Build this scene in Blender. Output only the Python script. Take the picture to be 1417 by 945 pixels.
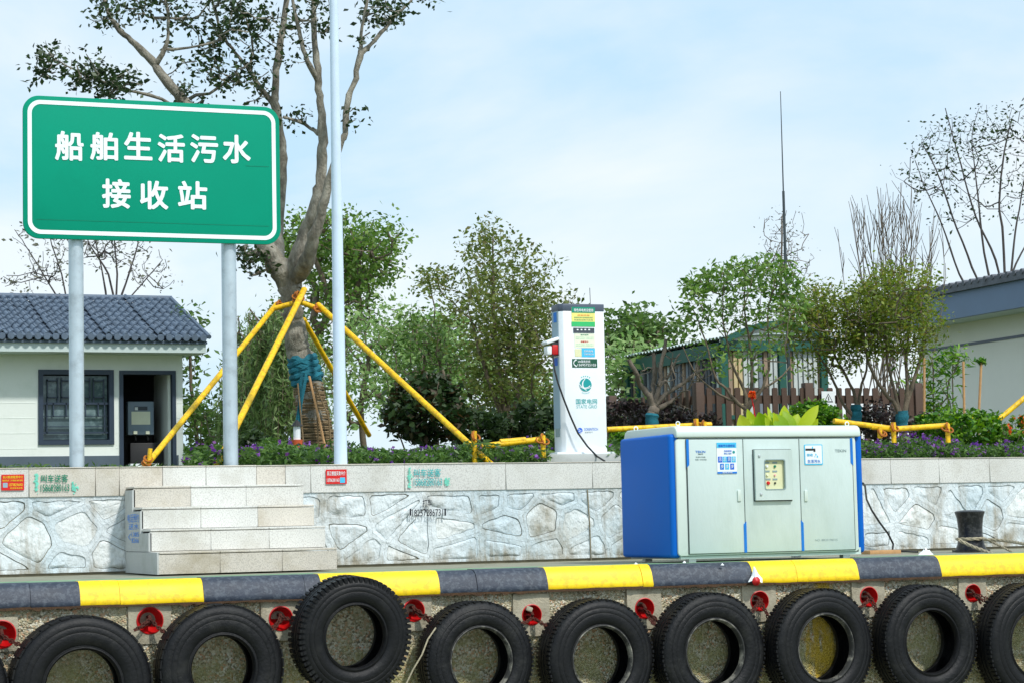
import bpy, bmesh, math, random
import numpy as np
from mathutils import Vector, Matrix
random.seed(7); RNG = np.random.default_rng(11)
S = bpy.context.scene
for o in list(bpy.data.objects): bpy.data.objects.remove(o)
COL = S.collection
R = math.radians

# ------------------------------------------------------------------ camera
FPX, YAW, PITCH, ROLL = 3015.4, 0.3698, 0.0831, 0.0216
CAM = Vector((0, -14.767, 0.3243))
_fw = Vector((math.sin(YAW)*math.cos(PITCH), math.cos(YAW)*math.cos(PITCH), math.sin(PITCH)))
_r = Vector((math.cos(YAW), -math.sin(YAW), 0)); _u = _r.cross(_fw)
_cr, _sr = math.cos(ROLL), math.sin(ROLL)
_R2 = _r*_cr - _u*_sr; _U2 = _r*_sr + _u*_cr
cd = bpy.data.cameras.new('camera'); cam = bpy.data.objects.new('camera', cd); COL.objects.link(cam)
cd.sensor_width = 36; cd.lens = FPX/1417*36; cd.clip_start = .1; cd.clip_end = 5000
m3 = Matrix((_R2, _U2, -_fw)).transposed()
cam.matrix_world = Matrix.Translation(CAM) @ m3.to_4x4()
S.camera = cam

# ------------------------------------------------------------------ sky, sun, exposure
SUN_EL, SUN_AZ = 50, 22          # azimuth measured from -Y (behind the camera), negative = to the left
W = bpy.data.worlds.new('World'); S.world = W; W.use_nodes = True
nt = W.node_tree; N = nt.nodes; L = nt.links
for n in list(N): N.remove(n)
out = N.new('ShaderNodeOutputWorld'); bg = N.new('ShaderNodeBackground')
sky = N.new('ShaderNodeTexSky'); sky.sky_type = 'NISHITA'; sky.sun_disc = False
sky.sun_elevation = R(SUN_EL); sky.air_density = 1.0; sky.dust_density = .6; sky.ozone_density = 1.5
sdir = Vector((math.sin(R(SUN_AZ)), -math.cos(R(SUN_AZ)), 0))
sky.sun_rotation = math.atan2(sdir.x, sdir.y)
tc = N.new('ShaderNodeTexCoord'); mp = N.new('ShaderNodeMapping'); mp.inputs['Scale'].default_value = (1, 1, 2.4)
mp.inputs['Location'].default_value = (.35, .2, .1)
nz = N.new('ShaderNodeTexNoise'); nz.inputs['Scale'].default_value = 3.2; nz.inputs['Detail'].default_value = 7; nz.inputs['Roughness'].default_value = .52
nz.inputs['Distortion'].default_value = .5
cr = N.new('ShaderNodeValToRGB'); cr.color_ramp.elements[0].position = .40; cr.color_ramp.elements[0].color = (0, 0, 0, 1)
cr.color_ramp.elements[1].position = .60; cr.color_ramp.elements[1].color = (1, 1, 1, 1)
mx = N.new('ShaderNodeMixRGB'); mx.inputs['Fac'].default_value = .86
cl = N.new('ShaderNodeMixRGB'); cl.inputs['Color1'].default_value = (4.5, 6.35, 7.9, 1); cl.inputs['Color2'].default_value = (7.0, 7.6, 7.9, 1)
L.new(tc.outputs['Generated'], mp.inputs['Vector']); L.new(mp.outputs[0], nz.inputs['Vector'])
L.new(nz.outputs['Fac'], cr.inputs['Fac']); L.new(cr.outputs[0], cl.inputs['Fac']); L.new(cl.outputs[0], mx.inputs['Color2'])
L.new(sky.outputs[0], mx.inputs['Color1']); L.new(mx.outputs[0], bg.inputs['Color'])
bg.inputs['Strength'].default_value = .109
L.new(bg.outputs[0], out.inputs[0])
sl = bpy.data.lights.new('sun', 'SUN'); sl.energy = 2.5; sl.angle = R(4); sl.color = (1, .97, .92)
so = bpy.data.objects.new('sun', sl); COL.objects.link(so)
sv = Vector((sdir.x*math.cos(R(SUN_EL)), sdir.y*math.cos(R(SUN_EL)), math.sin(R(SUN_EL))))
so.rotation_euler = sv.to_track_quat('Z', 'Y').to_euler(); so.location = (0, -10, 20)
S.render.engine = 'CYCLES'
S.view_settings.view_transform = 'Standard'; S.view_settings.look = 'None'
S.view_settings.exposure = 0.32; S.view_settings.gamma = 1
S.render.resolution_x = 1024; S.render.resolution_y = 682

# ------------------------------------------------------------------ helpers
def P(px, py, Y):
    v = _fw*FPX + _R2*(px-708.5) + _U2*(472.5-py)
    return CAM + v*((Y-CAM.y)/v.y)
def PZ(px, py, z):
    v = _fw*FPX + _R2*(px-708.5) + _U2*(472.5-py)
    return CAM + v*((z-CAM.z)/v.z)
def SC(px, py, Y): return FPX/((P(px, py, Y)-CAM).dot(_fw))     # pixels per metre there
def rgb(r, g, b, k=1.0):
    f = lambda c: (c/255/12.92 if c/255 <= .04045 else ((c/255+.055)/1.055)**2.4)*k
    return (f(r), f(g), f(b))

def worldloc(o):
    v = Vector((0, 0, 0))
    while o: v += o.location; o = o.parent
    return v
def tag(o, label=None, cat=None, group=None, kind=None):
    if label: o['label'] = label
    if cat: o['category'] = cat
    if group: o['group'] = group
    if kind: o['kind'] = kind
    return o
def thing(name, loc, label, cat, group=None):
    o = bpy.data.objects.new(name, None); COL.objects.link(o); o.location = loc; o.empty_display_size = .2
    return tag(o, label, cat, group)
def struct(name, loc=(0, 0, 0)):
    o = bpy.data.objects.new(name, None); COL.objects.link(o); o.location = loc; o['kind'] = 'structure'; return o

class MB:
    def __init__(s): s.v = []; s.f = []; s.mi = []
    def add(s, vs, fs, mi=0):
        b = len(s.v); s.v += [tuple(v) for v in vs]; s.f += [tuple(i+b for i in f) for f in fs]; s.mi += [mi]*len(fs); return s
    def box(s, a, b, mi=0):
        x0, y0, z0 = [min(a[i], b[i]) for i in range(3)]; x1, y1, z1 = [max(a[i], b[i]) for i in range(3)]
        return s.add([(x0,y0,z0),(x1,y0,z0),(x1,y1,z0),(x0,y1,z0),(x0,y0,z1),(x1,y0,z1),(x1,y1,z1),(x0,y1,z1)],
              [(0,3,2,1),(4,5,6,7),(0,1,5,4),(1,2,6,5),(2,3,7,6),(3,0,4,7)], mi)
    def cbox(s, c, size, M=None, mi=0):
        M = M or Matrix.Identity(3); c = Vector(c); h = [x/2 for x in size]; vs = []
        for z in (-1, 1):
            for x, y in ((-1,-1),(1,-1),(1,1),(-1,1)): vs.append(c + M @ Vector((x*h[0], y*h[1], z*h[2])))
        return s.add(vs, [(0,3,2,1),(4,5,6,7),(0,1,5,4),(1,2,6,5),(2,3,7,6),(3,0,4,7)], mi)
    def tube(s, pts, rad, n=8, cap=True, mi=0):
        pts = [Vector(p) for p in pts]
        if not hasattr(rad, '__len__'): rad = [rad]*len(pts)
        ref = None; vs = []
        for i, p in enumerate(pts):
            t = (pts[min(i+1, len(pts)-1)] - pts[max(i-1, 0)])
            t = t.normalized() if t.length > 1e-9 else Vector((0, 0, 1))
            if ref is None: ref = t.orthogonal().normalized()
            ref = (ref - t*ref.dot(t)); ref = ref.normalized() if ref.length > 1e-6 else t.orthogonal().normalized()
            b = t.cross(ref)
            for k in range(n):
                a = 2*math.pi*k/n; vs.append(p + (ref*math.cos(a) + b*math.sin(a))*rad[i])
        fs = []
        for i in range(len(pts)-1):
            for k in range(n): fs.append((i*n+k, i*n+(k+1) % n, (i+1)*n+(k+1) % n, (i+1)*n+k))
        if cap: fs.append(tuple(reversed(range(n)))); fs.append(tuple((len(pts)-1)*n+k for k in range(n)))
        return s.add(vs, fs, mi)
    def prism(s, pts2, y0, y1, mi=0):       # polygon in XZ, extruded along Y, counter-clockwise seen from -Y
        n = len(pts2); vs = [(x, y0, z) for x, z in pts2] + [(x, y1, z) for x, z in pts2]
        fs = [tuple(range(n)), tuple(reversed(range(n, 2*n)))]
        for k in range(n): j = (k+1) % n; fs.append((j, k, k+n, j+n))
        return s.add(vs, fs, mi)
    def prismx(s, pts2, x0, x1, mi=0):      # polygon in YZ, extruded along X
        n = len(pts2); vs = [(x0, y, z) for y, z in pts2] + [(x1, y, z) for y, z in pts2]
        fs = [tuple(reversed(range(n))), tuple(range(n, 2*n))]
        for k in range(n): j = (k+1) % n; fs.append((k, j, j+n, k+n))
        return s.add(vs, fs, mi)
    def ring(s, c, prof, n=48, axis='Y', closed=True, mi=0):   # lathe: prof = (radius, along axis)
        vs = []
        for k in range(n):
            a = 2*math.pi*k/n
            for r, h in prof:
                if axis == 'Y': vs.append((c[0]+r*math.cos(a), c[1]+h, c[2]+r*math.sin(a)))
                else: vs.append((c[0]+r*math.cos(a), c[1]+r*math.sin(a), c[2]+h))
        m = len(prof); fs = []
        for k in range(n):
            j = (k+1) % n
            for i in range(m if closed else m-1):
                q = (i+1) % m
                f = (k*m+i, j*m+i, j*m+q, k*m+q)
                fs.append(f if axis == 'Y' else tuple(reversed(f)))
        return s.add(vs, fs, mi)
    def build(s, name, mat, parent=None, loc=None, smooth=False, bevel=0, segs=2, angle=40, recalc=True):
        me = bpy.data.meshes.new(name)
        org = worldloc(parent) if parent else Vector(loc if loc is not None else (0, 0, 0))
        me.from_pydata([(v[0]-org.x, v[1]-org.y, v[2]-org.z) for v in s.v], [], s.f)
        for mm in (mat if isinstance(mat, (list, tuple)) else [mat]): me.materials.append(mm)
        if any(s.mi): me.polygons.foreach_set('material_index', s.mi)
        if bevel or recalc:
            b = bmesh.new(); b.from_mesh(me)
            if bevel:
                b.normal_update()
                es = [e for e in b.edges if len(e.link_faces) == 2 and e.calc_face_angle(0) > R(30)]
                bmesh.ops.bevel(b, geom=es, offset=bevel, segments=segs, affect='EDGES', profile=.5, clamp_overlap=True)
            if recalc: bmesh.ops.recalc_face_normals(b, faces=b.faces)
            b.to_mesh(me); b.free()
        if smooth or bevel:
            me.shade_smooth(); me.set_sharp_from_angle(angle=R(angle))
        o = bpy.data.objects.new(name, me); COL.objects.link(o)
        if parent: o.parent = parent
        else: o.location = org
        return o
def place(name, me, loc, parent, rot=(0,0,0), scale=(1,1,1)):
    o = bpy.data.objects.new(name, me); COL.objects.link(o); o.parent = parent
    o.location = Vector(loc) - worldloc(parent); o.rotation_euler = rot; o.scale = scale
    return o

# ------------------------------------------------------------------ materials
def mat(name, col, rough=.6, var=.12, scale=6., bump=0., bscale=40., metal=0., dirt=None, dirtamt=0., dscale=3., speck=None, spscale=200., spamt=.3, spec=.5, stretch=(1,1,1), coat=0.):
    m = bpy.data.materials.new(name); m.use_nodes = True; n = m.node_tree.nodes; l = m.node_tree.links
    b = n['Principled BSDF']; b.inputs['Roughness'].default_value = rough; b.inputs['Metallic'].default_value = metal
    b.inputs['Specular IOR Level'].default_value = spec; b.inputs['Coat Weight'].default_value = coat
    g = n.new('ShaderNodeNewGeometry'); mp = n.new('ShaderNodeMapping'); mp.inputs['Scale'].default_value = stretch
    l.new(g.outputs['Position'], mp.inputs[0])
    def noise(sc, det=4, ro=.6):
        t = n.new('ShaderNodeTexNoise'); t.inputs['Scale'].default_value = sc; t.inputs['Detail'].default_value = det; t.inputs['Roughness'].default_value = ro
        l.new(mp.outputs[0], t.inputs['Vector']); return t
    def ramp(src, a, c):
        t = n.new('ShaderNodeMapRange'); t.inputs['From Min'].default_value = a; t.inputs['From Max'].default_value = c; l.new(src, t.inputs['Value']); return t.outputs[0]
    t1 = noise(scale)
    mixc = n.new('ShaderNodeMixRGB'); mixc.inputs['Color1'].default_value = (*[c*(1-var) for c in col], 1); mixc.inputs['Color2'].default_value = (*[min(1, c*(1+var)) for c in col], 1)
    l.new(ramp(t1.outputs['Fac'], .3, .7), mixc.inputs['Fac']); cur = mixc.outputs[0]
    if speck is not None:
        t = noise(spscale, 2, .7); q = n.new('ShaderNodeMixRGB'); q.inputs['Color2'].default_value = (*speck, 1); l.new(cur, q.inputs['Color1'])
        mm = n.new('ShaderNodeMath'); mm.operation = 'MULTIPLY'; mm.inputs[1].default_value = spamt; l.new(ramp(t.outputs['Fac'], .48, .62), mm.inputs[0]); l.new(mm.outputs[0], q.inputs['Fac']); cur = q.outputs[0]
    if dirt is not None:
        t = noise(dscale, 8, .68); q = n.new('ShaderNodeMixRGB'); q.inputs['Color2'].default_value = (*dirt, 1); l.new(cur, q.inputs['Color1'])
        mm = n.new('ShaderNodeMath'); mm.operation = 'MULTIPLY'; mm.inputs[1].default_value = dirtamt; l.new(ramp(t.outputs['Fac'], .5, .7), mm.inputs[0]); l.new(mm.outputs[0], q.inputs['Fac']); cur = q.outputs[0]
    l.new(cur, b.inputs['Base Color'])
    rr = n.new('ShaderNodeMapRange'); rr.inputs['To Min'].default_value = max(0, rough-.08); rr.inputs['To Max'].default_value = min(1, rough+.1); l.new(t1.outputs['Fac'], rr.inputs['Value']); l.new(rr.outputs[0], b.inputs['Roughness'])
    if bump:
        t = noise(bscale, 6, .65); bb = n.new('ShaderNodeBump'); bb.inputs['Strength'].default_value = min(1, bump); bb.inputs['Distance'].default_value = .02*max(1, bump); l.new(t.outputs['Fac'], bb.inputs['Height']); l.new(bb.outputs[0], b.inputs['Normal'])
    return m
def leafmat(name, cols, transl=.35, rough=.45):
    m = bpy.data.materials.new(name); m.use_nodes = True; n = m.node_tree.nodes; l = m.node_tree.links
    b = n['Principled BSDF']; o = n['Material Output']; b.inputs['Roughness'].default_value = rough; b.inputs['Specular IOR Level'].default_value = .35
    g = n.new('ShaderNodeNewGeometry'); r = n.new('ShaderNodeValToRGB'); r.color_ramp.interpolation = 'LINEAR'
    e = r.color_ramp.elements; k = len(cols)
    e[0].color = (*cols[0], 1); e[1].color = (*cols[-1], 1)
    for i in range(1, k-1): q = e.new(i/(k-1)); q.color = (*cols[i], 1)
    l.new(g.outputs['Random Per Island'], r.inputs[0]); l.new(r.outputs[0], b.inputs['Base Color'])
    t = n.new('ShaderNodeBsdfTranslucent'); hs = n.new('ShaderNodeHueSaturation'); hs.inputs['Value'].default_value = 1.5; hs.inputs['Saturation'].default_value = 1.1
    l.new(r.outputs[0], hs.inputs['Color']); l.new(hs.outputs[0], t.inputs[0])
    mx = n.new('ShaderNodeMixShader'); mx.inputs[0].default_value = transl
    l.new(b.outputs[0], mx.inputs[1]); l.new(t.outputs[0], mx.inputs[2]); l.new(mx.outputs[0], o.inputs[0])
    return m
M = {}
M['granite'] = mat('granite', rgb(218, 218, 212), .7, .07, 1.6, .15, 150, speck=rgb(140, 135, 130), spscale=110, spamt=.4, dirt=rgb(150, 142, 118), dirtamt=.45, dscale=1.7, stretch=(1, 1, .8))
M['granite2'] = mat('granite2', rgb(204, 198, 186), .7, .06, 1.6, .15, 150, speck=rgb(130, 125, 118), spscale=110, spamt=.45, dirt=rgb(150, 138, 108), dirtamt=.6, dscale=2.3)
M['granite3'] = mat('granite3', rgb(212, 206, 194), .7, .06, 1.6, .15, 150, speck=rgb(150, 142, 132), spscale=110, spamt=.45, dirt=rgb(160, 146, 116), dirtamt=.6, dscale=2.9)
M['granite_side'] = mat('granite_side', rgb(186, 190, 188), .75, .08, 2, .1, 120, speck=rgb(130, 130, 130), spamt=.25, dirt=rgb(120, 128, 112), dirtamt=.4, dscale=4)
M['grout'] = mat('grout', rgb(90, 86, 76), .9)
def stonemat(name, col, d, bl=None, blamt=.4):
    return mat(name, col, .8, .08, 2.0, 1.4, 20, dirt=d, dirtamt=.85, dscale=2.7, speck=bl or rgb(176, 204, 216), spscale=1.3, spamt=blamt, stretch=(1, 1, .6))
def streaks(m):
    n = m.node_tree.nodes; l = m.node_tree.links; b = n['Principled BSDF']; src = b.inputs['Base Color'].links[0].from_socket
    g = n.new('ShaderNodeNewGeometry'); mp = n.new('ShaderNodeMapping'); mp.inputs['Scale'].default_value = (9, 9, 1.1); l.new(g.outputs['Position'], mp.inputs[0])
    t = n.new('ShaderNodeTexNoise'); t.inputs['Scale'].default_value = 1; t.inputs['Detail'].default_value = 6; t.inputs['Roughness'].default_value = .65; l.new(mp.outputs[0], t.inputs['Vector'])
    sx = n.new('ShaderNodeSeparateXYZ'); l.new(g.outputs['Position'], sx.inputs[0])
    z = n.new('ShaderNodeMapRange'); z.inputs['From Min'].default_value = .14; z.inputs['From Max'].default_value = .0; z.inputs['To Max'].default_value = .2; l.new(sx.outputs['Z'], z.inputs['Value'])
    a = n.new('ShaderNodeMath'); a.operation = 'ADD'; l.new(t.outputs['Fac'], a.inputs[0]); l.new(z.outputs[0], a.inputs[1])
    mr = n.new('ShaderNodeMapRange'); mr.inputs['From Min'].default_value = .54; mr.inputs['From Max'].default_value = .76; mr.inputs['To Max'].default_value = .75; l.new(a.outputs[0], mr.inputs['Value'])
    q = n.new('ShaderNodeMixRGB'); q.inputs['Color2'].default_value = (*rgb(138, 124, 92), 1); l.new(src, q.inputs['Color1']); l.new(mr.outputs[0], q.inputs['Fac']); l.new(q.outputs[0], b.inputs['Base Color']); return m
M['stone'] = stonemat('painted_stone', rgb(224, 232, 234), rgb(140, 126, 92))
M['stone2'] = stonemat('painted_stone2', rgb(222, 230, 232), rgb(140, 132, 108), rgb(140, 184, 212), .5)
M['stone3'] = stonemat('painted_stone3', rgb(236, 240, 238), rgb(136, 124, 92), blamt=.2)
streaks(M['stone']); streaks(M['stone3'])
M['pointing'] = mat('pointing', rgb(224, 228, 224), .85, .1, 3, .8, 40, dirt=rgb(146, 132, 98), dirtamt=.85, dscale=3.2, stretch=(1, 1, .4))
M['joint'] = mat('joint', rgb(136, 128, 106), .95, .3, 6)
# pebble concrete of the quay face
def pebble():
    m = mat('pebble_concrete', rgb(180, 172, 142), .85, .2, 2.)
    n = m.node_tree.nodes; l = m.node_tree.links; b = n['Principled BSDF']; g = n.new('ShaderNodeNewGeometry')
    v = n.new('ShaderNodeTexVoronoi'); v.inputs['Scale'].default_value = 74; v.inputs['Randomness'].default_value = 1; l.new(g.outputs['Position'], v.inputs['Vector'])
    sp = n.new('ShaderNodeSeparateColor'); l.new(v.outputs['Color'], sp.inputs[0])
    r = n.new('ShaderNodeValToRGB'); e = r.color_ramp.elements; e[0].color = (*rgb(110, 100, 78), 1); e[1].color = (*rgb(226, 222, 208), 1)
    for p_, c_ in ((.2, rgb(156, 146, 118)), (.42, rgb(196, 186, 154)), (.6, rgb(206, 146, 108)), (.68, rgb(216, 206, 178)), (.85, rgb(232, 224, 204))): q = e.new(p_); q.color = (*c_, 1)
    l.new(sp.outputs[0], r.inputs[0])
    t = n.new('ShaderNodeTexNoise'); t.inputs['Scale'].default_value = 3.5; t.inputs['Detail'].default_value = 7; t.inputs['Roughness'].default_value = .7; l.new(g.outputs['Position'], t.inputs['Vector'])
    # cement covers the pebbles in patches
    mr = n.new('ShaderNodeMapRange'); mr.inputs['From Min'].default_value = .38; mr.inputs['From Max'].default_value = .62; mr.inputs['To Max'].default_value = .75; l.new(t.outputs['Fac'], mr.inputs['Value'])
    q = n.new('ShaderNodeMixRGB'); q.inputs['Color2'].default_value = (*rgb(184, 176, 142), 1); l.new(r.outputs[0], q.inputs['Color1']); l.new(mr.outputs[0], q.inputs['Fac'])
    # moss, thicker below
    sx = n.new('ShaderNodeSeparateXYZ'); l.new(g.outputs['Position'], sx.inputs[0])
    t2 = n.new('ShaderNodeTexNoise'); t2.inputs['Scale'].default_value = 7; t2.inputs['Detail'].default_value = 8; t2.inputs['Roughness'].default_value = .7; l.new(g.outputs['Position'], t2.inputs['Vector'])
    z = n.new('ShaderNodeMapRange'); z.inputs['From Min'].default_value = -.35; z.inputs['From Max'].default_value = -.65; z.inputs['To Min'].default_value = -.12; z.inputs['To Max'].default_value = .12; l.new(sx.outputs['Z'], z.inputs['Value'])
    ad = n.new('ShaderNodeMath'); ad.operation = 'ADD'; l.new(t2.outputs['Fac'], ad.inputs[0]); l.new(z.outputs[0], ad.inputs[1])
    mz = n.new('ShaderNodeMapRange'); mz.inputs['From Min'].default_value = .48; mz.inputs['From Max'].default_value = .68; mz.inputs['To Max'].default_value = .5; l.new(ad.outputs[0], mz.inputs['Value'])
    q2 = n.new('ShaderNodeMixRGB'); q2.inputs['Color2'].default_value = (*rgb(150, 150, 78), 1); l.new(q.outputs[0], q2.inputs['Color1']); l.new(mz.outputs[0], q2.inputs['Fac'])
    # yellow paint that ran down below one kerb block
    w0 = P(1140, 850, -.04).x; ws = n.new('ShaderNodeMath'); ws.operation = 'SUBTRACT'; ws.inputs[1].default_value = w0; l.new(sx.outputs['X'], ws.inputs[0])
    wa = n.new('ShaderNodeMath'); wa.operation = 'ABSOLUTE'; l.new(ws.outputs[0], wa.inputs[0])
    wm = n.new('ShaderNodeMapRange'); wm.inputs['From Min'].default_value = .28; wm.inputs['From Max'].default_value = .0; wm.inputs['To Min'].default_value = -.2; wm.inputs['To Max'].default_value = .28; l.new(wa.outputs[0], wm.inputs['Value'])
    st = n.new('ShaderNodeMapping'); st.inputs['Scale'].default_value = (16, 16, 3); l.new(g.outputs['Position'], st.inputs[0])
    t3 = n.new('ShaderNodeTexNoise'); t3.inputs['Scale'].default_value = 1; t3.inputs['Detail'].default_value = 5; l.new(st.outputs[0], t3.inputs['Vector'])
    a2 = n.new('ShaderNodeMath'); a2.operation = 'ADD'; l.new(t3.outputs['Fac'], a2.inputs[0]); l.new(wm.outputs[0], a2.inputs[1])
    m4 = n.new('ShaderNodeMapRange'); m4.inputs['From Min'].default_value = .52; m4.inputs['From Max'].default_value = .68; m4.inputs['To Max'].default_value = .8; l.new(a2.outputs[0], m4.inputs['Value'])
    q3 = n.new('ShaderNodeMixRGB'); q3.inputs['Color2'].default_value = (*rgb(214, 176, 20), 1); l.new(q2.outputs[0], q3.inputs['Color1']); l.new(m4.outputs[0], q3.inputs['Fac'])
    l.new(q3.outputs[0], b.inputs['Base Color'])
    bb = n.new('ShaderNodeBump'); bb.inputs['Strength'].default_value = .9; bb.inputs['Distance'].default_value = .012; bb.invert = True; l.new(v.outputs['Distance'], bb.inputs['Height'])
    b2 = n.new('ShaderNodeBump'); b2.inputs['Strength'].default_value = .8; b2.inputs['Distance'].default_value = .03; l.new(t2.outputs['Fac'], b2.inputs['Height']); l.new(b2.outputs[0], bb.inputs['Normal']); l.new(bb.outputs[0], b.inputs['Normal'])
    return m
M['pebble'] = pebble()
M['patch'] = mat('cement_patch', rgb(176, 168, 146), .85, .15, 6, .5, 60, dirt=rgb(96, 84, 58), dirtamt=.6, dscale=9)
M['deckc'] = mat('deck_concrete', rgb(140, 140, 122), .85, .15, 3, .3, 60, dirt=rgb(96, 100, 76), dirtamt=.6, dscale=4)
M['deck'] = mat('deck_paint', rgb(110, 150, 112), .75, .2, 4, .2, 60, dirt=rgb(150, 148, 130), dirtamt=.7, dscale=5)
M['kyel'] = mat('yellow_road_paint', rgb(252, 212, 0), .5, .04, 3, .12, 90, dirt=rgb(200, 158, 6), dirtamt=.12, dscale=4, speck=rgb(90, 70, 30), spscale=22, spamt=.22)
M['kblk'] = mat('dark_blue_road_paint', rgb(42, 51, 66), .55, .18, 4, .2, 70, dirt=rgb(88, 102, 118), dirtamt=.14, dscale=7, speck=rgb(150, 160, 168), spscale=30, spamt=.14)
M['rustedge'] = mat('rusty_kerb_edge', rgb(78, 56, 36), .9, .3, 12, .6, 60)
M['rubber'] = mat('tyre_rubber', rgb(12, 13, 16), .5, .3, 7, .25, 50, dirt=rgb(46, 46, 44), dirtamt=.4, dscale=8, spec=.3)
M['rubber2'] = mat('tyre_rubber_worn', rgb(14, 15, 18), .5, .35, 6, .35, 40, dirt=rgb(56, 56, 52), dirtamt=.45, dscale=6, spec=.3)
M['bead'] = mat('tyre_bead', rgb(52, 52, 50), .6, .4, 10, .2, 60, dirt=rgb(190, 186, 170), dirtamt=.6, dscale=10)
M['redpaint'] = mat('red_paint', rgb(200, 14, 18), .45, .12, 10, .1, 50, dirt=rgb(90, 20, 14), dirtamt=.5, dscale=14)
M['rust'] = mat('rusty_iron', rgb(78, 34, 22), .85, .4, 30, .5, 90)
M['rope'] = mat('rope_fibre', rgb(178, 168, 142), .9, .2, 60, .6, 200)
M['galv'] = mat('galvanised_steel', rgb(190, 204, 212), .38, .08, 5, .05, 60, metal=.35, dirt=rgb(120, 128, 132), dirtamt=.35, dscale=9)
M['polewhite'] = mat('white_pole_paint', rgb(206, 224, 242), .4, .03, 3, dirt=rgb(170, 180, 188), dirtamt=.2, dscale=5)
M['signgreen'] = mat('reflective_green', rgb(0, 146, 116), .65, .04, 1.2, .02, 30, dirt=rgb(0, 132, 104), dirtamt=.5, dscale=1.3, spec=.12)
M['signedge'] = mat('sign_edge_green', rgb(0, 120, 90), .45)
M['signwhite'] = mat('reflective_white', rgb(238, 250, 252), .4, .02, 3)
M['cab'] = mat('cabinet_paint', rgb(200, 216, 212), .35, .03, 2, .5, 2.5, dirt=rgb(158, 176, 162), dirtamt=.35, dscale=2.2, stretch=(1, 1, .4))
M['cabtop'] = mat('cabinet_lid_paint', rgb(208, 222, 214), .35, .03, 2, dirt=rgb(176, 188, 176), dirtamt=.3, dscale=4)
M['cabgap'] = mat('cabinet_gap', rgb(58, 66, 66), .8)
M['blue'] = mat('blue_panel_paint', rgb(0, 98, 194), .5, .06, 1.2, .01, 30, spec=.2)
M['blue2'] = mat('blue_trim', rgb(0, 116, 206), .35)
M['chrome'] = mat('metal_hardware', rgb(200, 206, 206), .3, .1, 10, metal=.6)
M['black'] = mat('black_plastic', rgb(24, 24, 26), .5)
M['bollard'] = mat('black_bollard_paint', rgb(14, 15, 20), .3, .3, 8, .2, 40, speck=rgb(150, 150, 150), spscale=26, spamt=.1)
M['white'] = mat('white_paint', rgb(236, 242, 244), .35, .02, 3)
M['pillar'] = mat('white_pillar_paint', rgb(236, 242, 246), .3, .015, 2, dirt=rgb(200, 210, 214), dirtamt=.2, dscale=3)
M['pillarcap'] = mat('grey_pillar_cap', rgb(78, 88, 104), .4)
M['pgrey'] = mat('pale_blue_grey', rgb(160, 190, 200), .4)
for k, c in dict(teal=(0, 150, 150), tealt=(70, 176, 176), tgreen=(0, 140, 110), pgreen=(50, 190, 110), pyellow=(236, 228, 130), pale=(236, 240, 214), dkgreen=(10, 84, 60), sky=(70, 190, 232), red=(214, 24, 20), dgrey=(66, 74, 84), orange=(236, 90, 20), yellowt=(250, 214, 40), stgreen=(0, 128, 98), stblue=(0, 130, 230), ink=(30, 34, 44), softgrey=(140, 160, 160), tblue=(0, 120, 215), beige=(222, 222, 178), palegreen=(150, 210, 180), logoblue=(10, 100, 215), qgrey=(150, 176, 190), pink=(240, 180, 180)).items():
    M[k] = mat('print_'+k, rgb(*c), .55, .04, 10)
M['fadedgreen'] = mat('faded_green_spray', rgb(120, 214, 190), .8, .2, 20)
M['boothwall'] = mat('booth_wall_paint', rgb(232, 238, 232), .75, .03, 2, dirt=rgb(186, 198, 184), dirtamt=.35, dscale=2)
M['fascia'] = mat('fascia_paint', rgb(196, 210, 208), .7, .04, 3, dirt=rgb(150, 165, 160), dirtamt=.3, dscale=3)
M['plinth'] = mat('booth_plinth', rgb(84, 98, 110), .8, .1, 4)
M['tile'] = mat('grey_blue_roof_tile', rgb(86, 102, 120), .55, .2, 5, .1, 60, dirt=rgb(52, 62, 74), dirtamt=.5, dscale=8)
M['frame'] = mat('dark_blue_frame', rgb(46, 60, 78), .45, .06, 4)
M['dark'] = mat('interior_shade', rgb(30, 28, 32), .9)  # near-black colour stands in for the shade inside the booth
M['elbox'] = mat('grey_metal_box', rgb(128, 146, 162), .45, .05, 4)
M['gbuild'] = mat('grey_building_wall', rgb(232, 232, 224), .85, .04, 1, dirt=rgb(206, 208, 202), dirtamt=.3, dscale=1)
M['gfascia'] = mat('slate_blue_fascia', rgb(104, 124, 150), .6, .06, 2)
M['gtile'] = mat('brown_grey_roof_tile', rgb(96, 100, 108), .8, .25, 6, .4, 30)
M['fence'] = mat('brown_fence_paint', rgb(80, 60, 48), .6, .15, 5, .15, 40)
M['sgreen'] = mat('shed_green_paint', rgb(24, 84, 74), .5, .1, 4)
M['sroof'] = mat('shed_corrugated_sheet', rgb(170, 184, 184), .6, .1, 3)
for k, c in dict(pw=(190, 196, 194), pb=(150, 128, 108), pg=(120, 128, 138), py=(196, 176, 134), pd=(78, 82, 88)).items(): M[k] = mat('panel_'+k, rgb(*c), .7, .08, 4)
M['yel'] = mat('yellow_prop_paint', rgb(246, 198, 6), .5, .1, 9, .15, 60, dirt=rgb(176, 110, 20), dirtamt=.45, dscale=12, speck=rgb(96, 52, 24), spscale=26, spamt=.35)
M['yelrust'] = mat('rusty_yellow_clamp', rgb(170, 100, 24), .7, .4, 30, .4, 90)
M['cloth'] = mat('teal_cloth', rgb(22, 104, 120), .85, .25, 14, .6, 60)
M['straw'] = mat('straw_rope', rgb(128, 108, 78), .9, .3, 40, .6, 120)
M['wood'] = mat('raw_wood', rgb(196, 152, 104), .8, .15, 20)
M['bark'] = mat('grey_bark', rgb(138, 132, 118), .9, .3, 7, 2.2, 24, dirt=rgb(72, 66, 54), dirtamt=.8, dscale=9, speck=rgb(176, 172, 158), spscale=14, spamt=.5, stretch=(1, 1, .5))
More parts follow.
